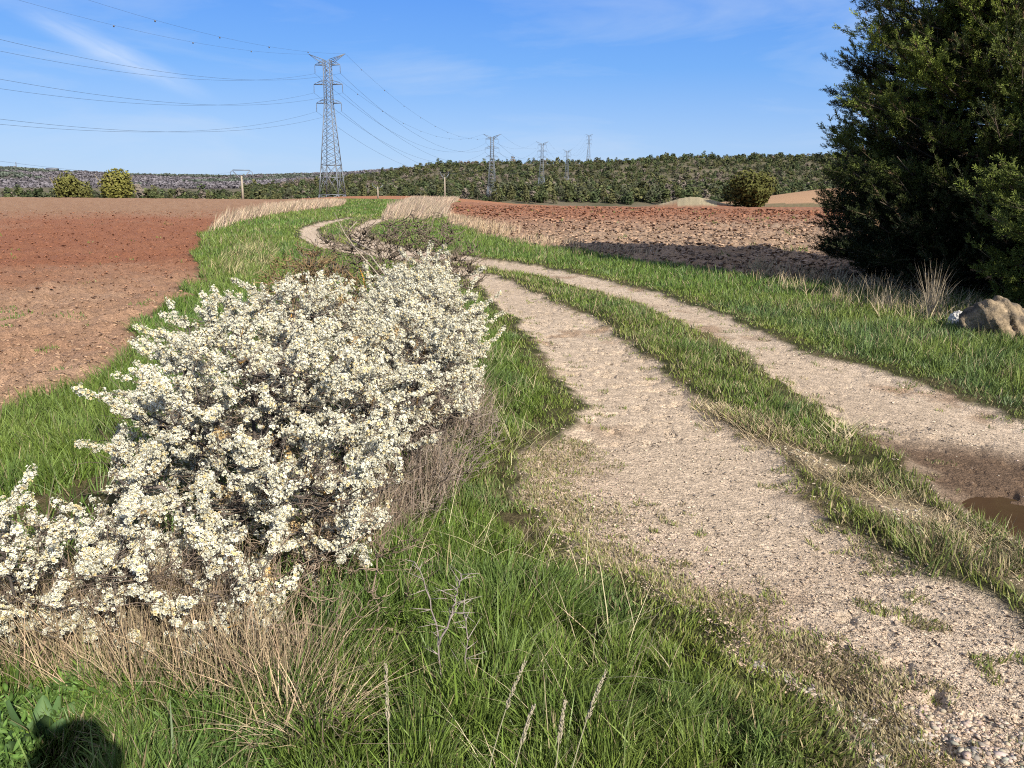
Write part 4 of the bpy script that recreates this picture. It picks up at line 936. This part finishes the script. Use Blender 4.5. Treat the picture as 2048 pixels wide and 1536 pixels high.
def forest():
    mb = MB(); n = 21000
    d = RS.uniform(470, 1150, n); u = RS.uniform(-.62, .78, n); y = d / np.hypot(1, u); x = u * y
    left = u < -.33; k = ~(left & (d > 640)) & ((fbm(x, y, 45, 88, 3) > .30) | (RS.uniform(0, 1, n) < .3)) & ((d > 620) | (RS.uniform(0, 1, n) < .6))
    for (px_, dd) in PYL[2:]:
        qx, qy = gpos(px_, dd); k &= (np.hypot(x - qx, y - qy) > 14)
    x, y, d, u = x[k], y[k], d[k], u[k]; n = len(x); z = terrain(x, y) - .4
    s = (1.6 + 3.2 * RS.uniform(0, 1, n) ** 1.5) * (.75 + .5 * fbm(x, y, 60, 188, 3)); big = RS.uniform(0, 1, n) < .05; s = np.where(big, s * 1.35, s); q = RS.randint(0, 5, n)
    tint = TT[RS.randint(0, 4, n)] * RS.uniform(.6, 1.5, (n, 1)); grey = (RS.uniform(0, 1, n) < .06) | ((fbm(x, y, 90, 89, 3) > .64) & (RS.uniform(0, 1, n) < .4)); tint[grey] = np.array([.15, .125, .10])
    for t in range(5):
        m = q == t; place(mb, TM[t], x[m], y[m], z[m], s[m], tint[m], s[m] * RS.uniform(.6, .98, m.sum()))
    return mb.build('forest', M_far)
PYL = [(660, 238), (979, 482), (1078, 700), (1128, 930), (1170, 1140)]
tag(forest(), 'evergreen wood covering the hill behind the fields', 'forest', kind='stuff')
def far_woods():
    mb = MB(); n = 12000
    d = RS.uniform(1250 ** .5, 3000 ** .5, n) ** 2; u = RS.uniform(-.72, -.1, n); y = d / np.hypot(1, u); x = u * y; k = fbm(x, y, 140, 90, 4) > .40; x, y, d = x[k], y[k], d[k]; n = len(x)
    s = RS.uniform(3, 6, n); g_ = fbm(x, y, 200, 92, 3); tint = np.where((g_ > .5)[:, None], np.array([[.125, .115, .125]]), np.array([[.08, .095, .075]])) * RS.uniform(.8, 1.25, (n, 1))  # grey-violet bare wood, its tint also lightened and blued in place of haze
    tm = clump_template(26, 'round', 9, .36); place(mb, tm, x, y, terrain(x, y) - 1, s, tint, s * .8)
    return mb.build('far_woodland', M_far)
tag(far_woods(), 'grey green scrub wood on the distant plateau to the left', 'woodland', kind='stuff')

# ---------------------------------------------------------------- pylons and cables
def lattice(mb, z0, z1, w0, w1, n, br=.10, leg=.2, xx=True):
    for sx in (-1, 1):
        for sy in (-1, 1): mb.bar([sx * w0 / 2, sy * w0 / 2, z0], [sx * w1 / 2, sy * w1 / 2, z1], leg)
    for k in range(n):
        a, b = k / n, (k + 1) / n; za, zb = mix(z0, z1, a), mix(z0, z1, b); wa, wb = mix(w0, w1, a) / 2, mix(w0, w1, b) / 2
        for (p, q) in (((-1, -1), (1, -1)), ((1, -1), (1, 1)), ((1, 1), (-1, 1)), ((-1, 1), (-1, -1))):
            mb.bar([p[0] * wa, p[1] * wa, za], [q[0] * wb, q[1] * wb, zb], br)
            if xx: mb.bar([q[0] * wa, q[1] * wa, za], [p[0] * wb, p[1] * wb, zb], br)
ARMS = [(37.4, 3.6), (32.4, 4.1), (27.5, 3.6)]
def make_pylon(label, pos, rz, z):
    root = empty('pylon', (pos[0], pos[1], z), label, 'pylon', 'pylons of the high voltage line'); root.rotation_euler.z = rz
    mb = MB(); lattice(mb, 0, 3.0, 6.2, 5.6, 1, .12, .26); lattice(mb, 3.0, 11.0, 5.6, 4.3, 1, .12, .26, True)
    for z_, w_ in ((3.0, 5.6), (7.6, 4.85), (11.0, 4.3)):
        for (p, q) in (((-1, -1), (1, -1)), ((1, -1), (1, 1)), ((1, 1), (-1, 1)), ((-1, 1), (-1, -1))):
            mb.bar([p[0] * w_ / 2, p[1] * w_ / 2, z_], [q[0] * w_ / 2, q[1] * w_ / 2, z_], .14)
            mb.bar([p[0] * w_ / 2, p[1] * w_ / 2, z_], [(p[0] + q[0]) * w_ / 4, (p[1] + q[1]) * w_ / 4, z_ - 2.2], .09)
            mb.bar([q[0] * w_ / 2, q[1] * w_ / 2, z_], [(p[0] + q[0]) * w_ / 4, (p[1] + q[1]) * w_ / 4, z_ - 2.2], .09)
    lattice(mb, 11.0, 27.5, 4.3, 1.9, 9, .095, .2)
    lattice(mb, 27.5, 38.7, 1.9, 1.75, 9, .085, .17)
    mb.build('tower_body', M_steel, root)
    for (h, r) in ARMS:
        for s in (-1, 1):
            a = MB()
            for sy in (-.9, .9): a.bar([s * .9, sy, h], [s * r, 0, h], .15); a.bar([s * .9, sy, h + 1.1], [s * r * .75, 0, h + .55], .11)
            a.bar([s * r * .75, 0, h + .55], [s * r, 0, h], .12); a.bar([s * r * .75, 0, h + .55], [s * r * .5, 0, h], .08); a.bar([s * .9, 0, h + 1.1], [s * r * .5, 0, h], .08)
            a.build('cross_arm', M_steel, root)
            i_ = MB()
            i_.tube([[s * r, 0, h], [s * (r + .06), 0, h - 2.2]], .05, 6)
            for q in range(9): i_.tube([[s * r, 0, h - .3 - q * .19], [s * r, 0, h - .38 - q * .19]], [.12, .09], 8)
            i_.build('insulator', M_insul, root)
    for s in (-1, 1):
        a = MB()
        for sy in (-.85, .85): a.bar([s * .85, sy, 38.7], [s * 5.2, 0, 40.2], .13); a.bar([s * .9, sy, 37.6], [s * 5.2, 0, 40.2], .11)
        a.bar([s * 2.3, .4, 39.2], [s * 2.3, -.4, 38.5], .08); a.bar([s * 3.4, .3, 39.5], [s * 3.4, -.3, 39.2], .08)
        a.build('horn', M_steel, root)
    return root
def copy_tree(o, parent=None):
    c = o.copy(); COL.objects.link(c); c.parent = parent
    for ch in list(o.children): copy_tree(ch, c)
    return c
PP_ = [gpos(a, b) for a, b in PYL]; 
P0_ = (PP_[0][0] - 38, PP_[0][1] - 250)
ztop = [108, 268, 283, 299, 268]
PZs = [atY(p_[0], zt, q_[1])[2] - 40.2 for zt, p_, q_ in zip(ztop, PYL, PP_)]
def rzof(a, b): return math.atan2(b[1] - a[1], b[0] - a[0]) - math.pi / 2
labs = ['largest and nearest steel pylon with three cross arms and wing shaped top', 'second nearest steel pylon, standing at the far edge of the right field',
        'steel pylon rising out of the wood, third along the line', 'small steel pylon in the wood right of the third one', 'faint farthest pylon standing alone on the ridge']
py0 = None
for k in range(5):
    prev = P0_ if k == 0 else PP_[k - 1]; nxt = PP_[k + 1] if k < 4 else PP_[k]
    rz = rzof(prev, nxt)
    if k == 0: py0 = make_pylon(labs[0], PP_[0], rz, PZs[0])
    else:
        c = copy_tree(py0); c.location = (PP_[k][0], PP_[k][1], PZs[k]); c.rotation_euler.z = rz; c['label'] = labs[k]
print('pylon z', PZs, [gz(*p) for p in PP_])
x, y = gpos(1059, 1090); c = copy_tree(py0); c.location = (x, y, atY(1059, 325, y)[2] - 40.2); c.rotation_euler.z = .3; c['label'] = 'pale lattice tower half hidden among trees left of the third pylon'; c.scale = (.8, .8, 1)
def attach(P, z, rz, s, h, r):
    return np.array([P[0] + math.cos(rz) * s * r, P[1] + math.sin(rz) * s * r, z + h])
rzs = [rzof(P0_ if k == 0 else PP_[k - 1], PP_[k + 1] if k < 4 else PP_[k]) for k in range(5)]
spans = [(P0_, PZs[0] + 1.0, rzs[0], PP_[0], PZs[0], rzs[0])] + [(PP_[k], PZs[k], rzs[k], PP_[k + 1], PZs[k + 1], rzs[k + 1]) for k in range(4)]
spn = ['from the nearest pylon out over the left edge', 'between the nearest and the second pylon', 'between the second and third pylons', 'between the third and fourth pylons', 'between the fourth pylon and the ridge']
hn = ['top', 'middle', 'lowest']
for si, (A_, za, ra, B_, zb, rb) in enumerate(spans):
    for lv, (h, r) in enumerate(ARMS + [(40.2, 5.2)]):
        for s in (-1, 1):
            hh = h - 2.2 if lv < 3 else h; a = attach(A_, za, ra, s, hh, r + (.06 if lv < 3 else 0)); b = attach(B_, zb, rb, s, hh, r + (.06 if lv < 3 else 0))
            t = np.linspace(0, 1, 60)[:, None]; sag = (13.2 if si == 0 else 11.5 if si == 1 else 9) if lv < 3 else (10.2 if si < 2 else 7)
            P = a + (b - a) * t; P[:, 2] -= 4 * sag * (t * (1 - t))[:, 0]
            dd = np.hypot(P[:, 0], P[:, 1]); rad = (.019 if si == 0 else .028 if si == 1 else .035) * (1 if lv < 3 else .75)
            mb = MB(); mb.tube(P, rad, 5); side = 'left' if s < 0 else 'right'
            what = (f'{hn[lv]} {side} conductor cable ' if lv < 3 else f'thin earth wire on the {side} horn ') + spn[si]
            o = mb.build('power_cable', M_wire, loc=a); tag(o, what, 'cable', 'cables of the high voltage line')
            if lv == 3 and si < 2:
                for q in np.arange(3, 57, 5 if s > 0 else 6):
                    m_ = MB(); c = P[q] - a; m_.tube([c + [0, -.12, -.02], c + [0, 0, -.16], c + [0, .12, -.02]], [.06, .17, .06], 6); m_.build('bird_marker', M_insul, o)

# ---------------------------------------------------------------- concrete poles with V heads
def pole(px, d, ytop, ybase, label, hw, bar=True):
    x, y = gpos(px, d); zb = CAMZ + (HOR - ybase) / F * y * 1.0; zt = CAMZ + (HOR - ytop) / F * y * 1.0; H = zt - zb
    zg = min(gz(x, y), zb)
    root = empty('utility_pole', (x, y, zg), label, 'utility pole', 'concrete poles with V shaped heads'); H2 = zt - zg; hp = H2 - H * .24
    mb = MB(); mb.tube([[0, 0, 0], [0, 0, hp + .3]], [.24, .15], 4); mb.build('shaft', M_concrete, root)
    m = MB(); m.bar([0, 0, hp - .3], [-hw, 0, H2 - .2], .12); m.bar([0, 0, hp - .3], [hw, 0, H2 - .2], .12)
    if bar: m.bar([-hw, 0, H2], [hw, 0, H2], .12)
    m.build('v_arm', M_steel, root)
    for s in (-1, 1) if bar else (-1, 0, 1):
        i_ = MB(); xs = s * hw * 1.0; zt_ = H2 - (0 if s or bar else .6)
        if bar: i_.tube([[s * hw, 0, H2], [s * (hw + .45), 0, H2 - .35], [s * (hw + .5), 0, H2 - 1.35]], [.05, .05, .07], 5)
        else: i_.tube([[xs, 0, zt_ - .25], [xs, 0, zt_ + .25]], [.06, .05], 5)
        i_.build('insulator', M_insul, root)
    return root, H2, zg
pole(480, 142, 349, 408, 'concrete pole with triangular crossbar head beyond the left field', 1.35)
pole(751, 205, 373, 401, 'shorter concrete pole with open V head right of the nearest pylon', 1.3, False)
pole(885, 200, 350, 392, 'concrete pole with open V head above the pale reeds', 1.0, False)
x1, y1 = gpos(480, 142)
for k, (yy0, off) in enumerate(((314, -1.6), (330, 1.6))):
    a = atY(-60, yy0, 60); b = np.array([x1 + off * .9, y1, CAMZ + (HOR - 353) / F * y1]); t = np.linspace(0, 1, 30)[:, None]; P = a + (b - a) * t; P[:, 2] -= 4 * .9 * (t * (1 - t))[:, 0]
    mb = MB(); mb.tube(P, .007, 4); tag(mb.build('power_cable', M_wire, loc=b), ['thin upper wire sloping from the left edge to the triangular headed pole', 'thin lower wire sloping from the left edge to the triangular headed pole'][k], 'cable', 'thin wires of the pole line')

# mast and long shed on the far plateau
x, y = gpos(33, 2400); zt = terrain(np.array([x]), np.array([y]))[0]; mb = MB(); mb.tube([[0, 0, -4], [0, 0, 17]], [1.3, 1.0], 6); 
o = mb.build('mast', M_steel); o.location = (x, y, zt); tag(o, 'tiny mast on the far plateau skyline', 'mast')
x, y = gpos(104, 2450); zt = terrain(np.array([x]), np.array([y]))[0]; root = empty('hilltop_shed', (x, y, zt), 'long low dark building on the far plateau skyline', 'building')
mb = MB(); mb.box((0, 0, 2), (28, 12, 8)); mb.build('wall', M_insul, root); mb = MB()
mb.add([[-15, -7, 6.02], [15, -7, 6.02], [15, 7, 6.02], [-15, 7, 6.02], [-15, 0, 9], [15, 0, 9]], [[0, 1, 5, 4], [2, 3, 4, 5], [0, 3, 2, 1]], [[0, 4, 3], [1, 2, 5]]); mb.build('roof', M_insul, root)

# ---------------------------------------------------------------- the photographer, whose head throws the shadow at lower left
def person():
    px, py = .13, -.33
    root = empty('person', (px, py, gz(px, py)), 'photographer in hat and jacket, throwing the round shadow at lower left', 'person'); root.scale = (1, 1, 1.05)
    def skin(name, verts, edges, mat_, sub=2):
        me = bpy.data.meshes.new(name); me.from_pydata([v[:3] for v in verts], edges, []); o = bpy.data.objects.new(name, me); COL.objects.link(o); o.parent = root
        m = o.modifiers.new('skin', 'SKIN'); m.use_smooth_shade = True
        for k, v in enumerate(verts): me.skin_vertices[0].data[k].radius = (v[3], v[4] if len(v) > 4 else v[3])
        me.skin_vertices[0].data[0].use_root = True
        s = o.modifiers.new('sub', 'SUBSURF'); s.levels = sub; s.render_levels = sub; me.materials.append(mat_); return o
    B = [(0, 0, .92, .15, .11), (0, 0, 1.10, .13, .10), (0, .0, 1.28, .16, .11), (0, 0, 1.385, .08, .08), (0, .01, 1.45, .055), (0, .03, 1.53, .085, .095), (0, .02, 1.62, .075, .085),
         (-.18, 0, 1.35, .055), (-.27, .07, 1.13, .042), (-.24, .22, 1.40, .030), (-.225, .27, 1.48, .022), (.18, 0, 1.35, .055), (.12, .12, 1.13, .042), (-.06, .24, 1.40, .030), (-.085, .27, 1.48, .022),
         (-.10, 0, .85, .085), (-.12, .02, .46, .055), (-.13, -.01, .09, .036), (-.14, .14, .04, .035), (.10, 0, .85, .085), (.12, .02, .46, .055), (.13, -.01, .09, .036), (.15, .14, .04, .035)]
    E = [(0, 1), (1, 2), (2, 3), (3, 4), (4, 5), (5, 6), (2, 7), (7, 8), (8, 9), (9, 10), (2, 11), (11, 12), (12, 13), (13, 14), (0, 15), (15, 16), (16, 17), (17, 18), (0, 19), (19, 20), (20, 21), (21, 22)]
    o = skin('body', B, E, M_cloth)
    for s, hx in ((-1, -.235), (1, -.085)):
        for k, (dx, l) in enumerate(((-.016, .055), (-.005, .062), (.006, .058), (.016, .045))):
            skin('finger', [(hx + dx, .27, 1.485, .009), (hx + dx * 1.1, .283, 1.485 + l * .5, .008), (hx + dx, .288, 1.485 + l, .007)], [(0, 1), (1, 2)], M_skin, 1)
        skin('thumb', [(hx - s * .018, .265, 1.48, .011), (hx - s * .03, .27, 1.505, .010), (hx - s * .022, .28, 1.53, .008)], [(0, 1), (1, 2)], M_skin, 1)
    h = MB(); an = np.linspace(0, 2 * math.pi, 25)[:-1]; rings = [(.118, 1.59), (.122, 1.585), (.10, 1.60), (.092, 1.645), (.068, 1.69), (.03, 1.713)]
    V = np.array([[r * math.cos(a), .02 + r * 1.08 * math.sin(a), z] for r, z in rings for a in an]); Qs = [[k * 24 + i, k * 24 + (i + 1) % 24, (k + 1) * 24 + (i + 1) % 24, (k + 1) * 24 + i] for k in range(5) for i in range(24)]
    h.add(V, Qs); h.add(np.array([[0, .02, 1.716]] + V[-24:].tolist()), None, [[0, 1 + i, 1 + (i + 1) % 24] for i in range(24)]); h.build('hat', M_hat, root, smooth=True)
person()
mb = MB(); mb.box((0, 0, 0), (.075, .009, .155)); mb.tube([[-.02, .0046, .055], [-.02, .006, .055]], .008, 12); o = mb.build('phone', M_dark); o.location = (0.01, -.022, 1.50); tag(o, 'phone held up by the photographer, behind the view', 'phone')
print('objects', len(bpy.data.objects))
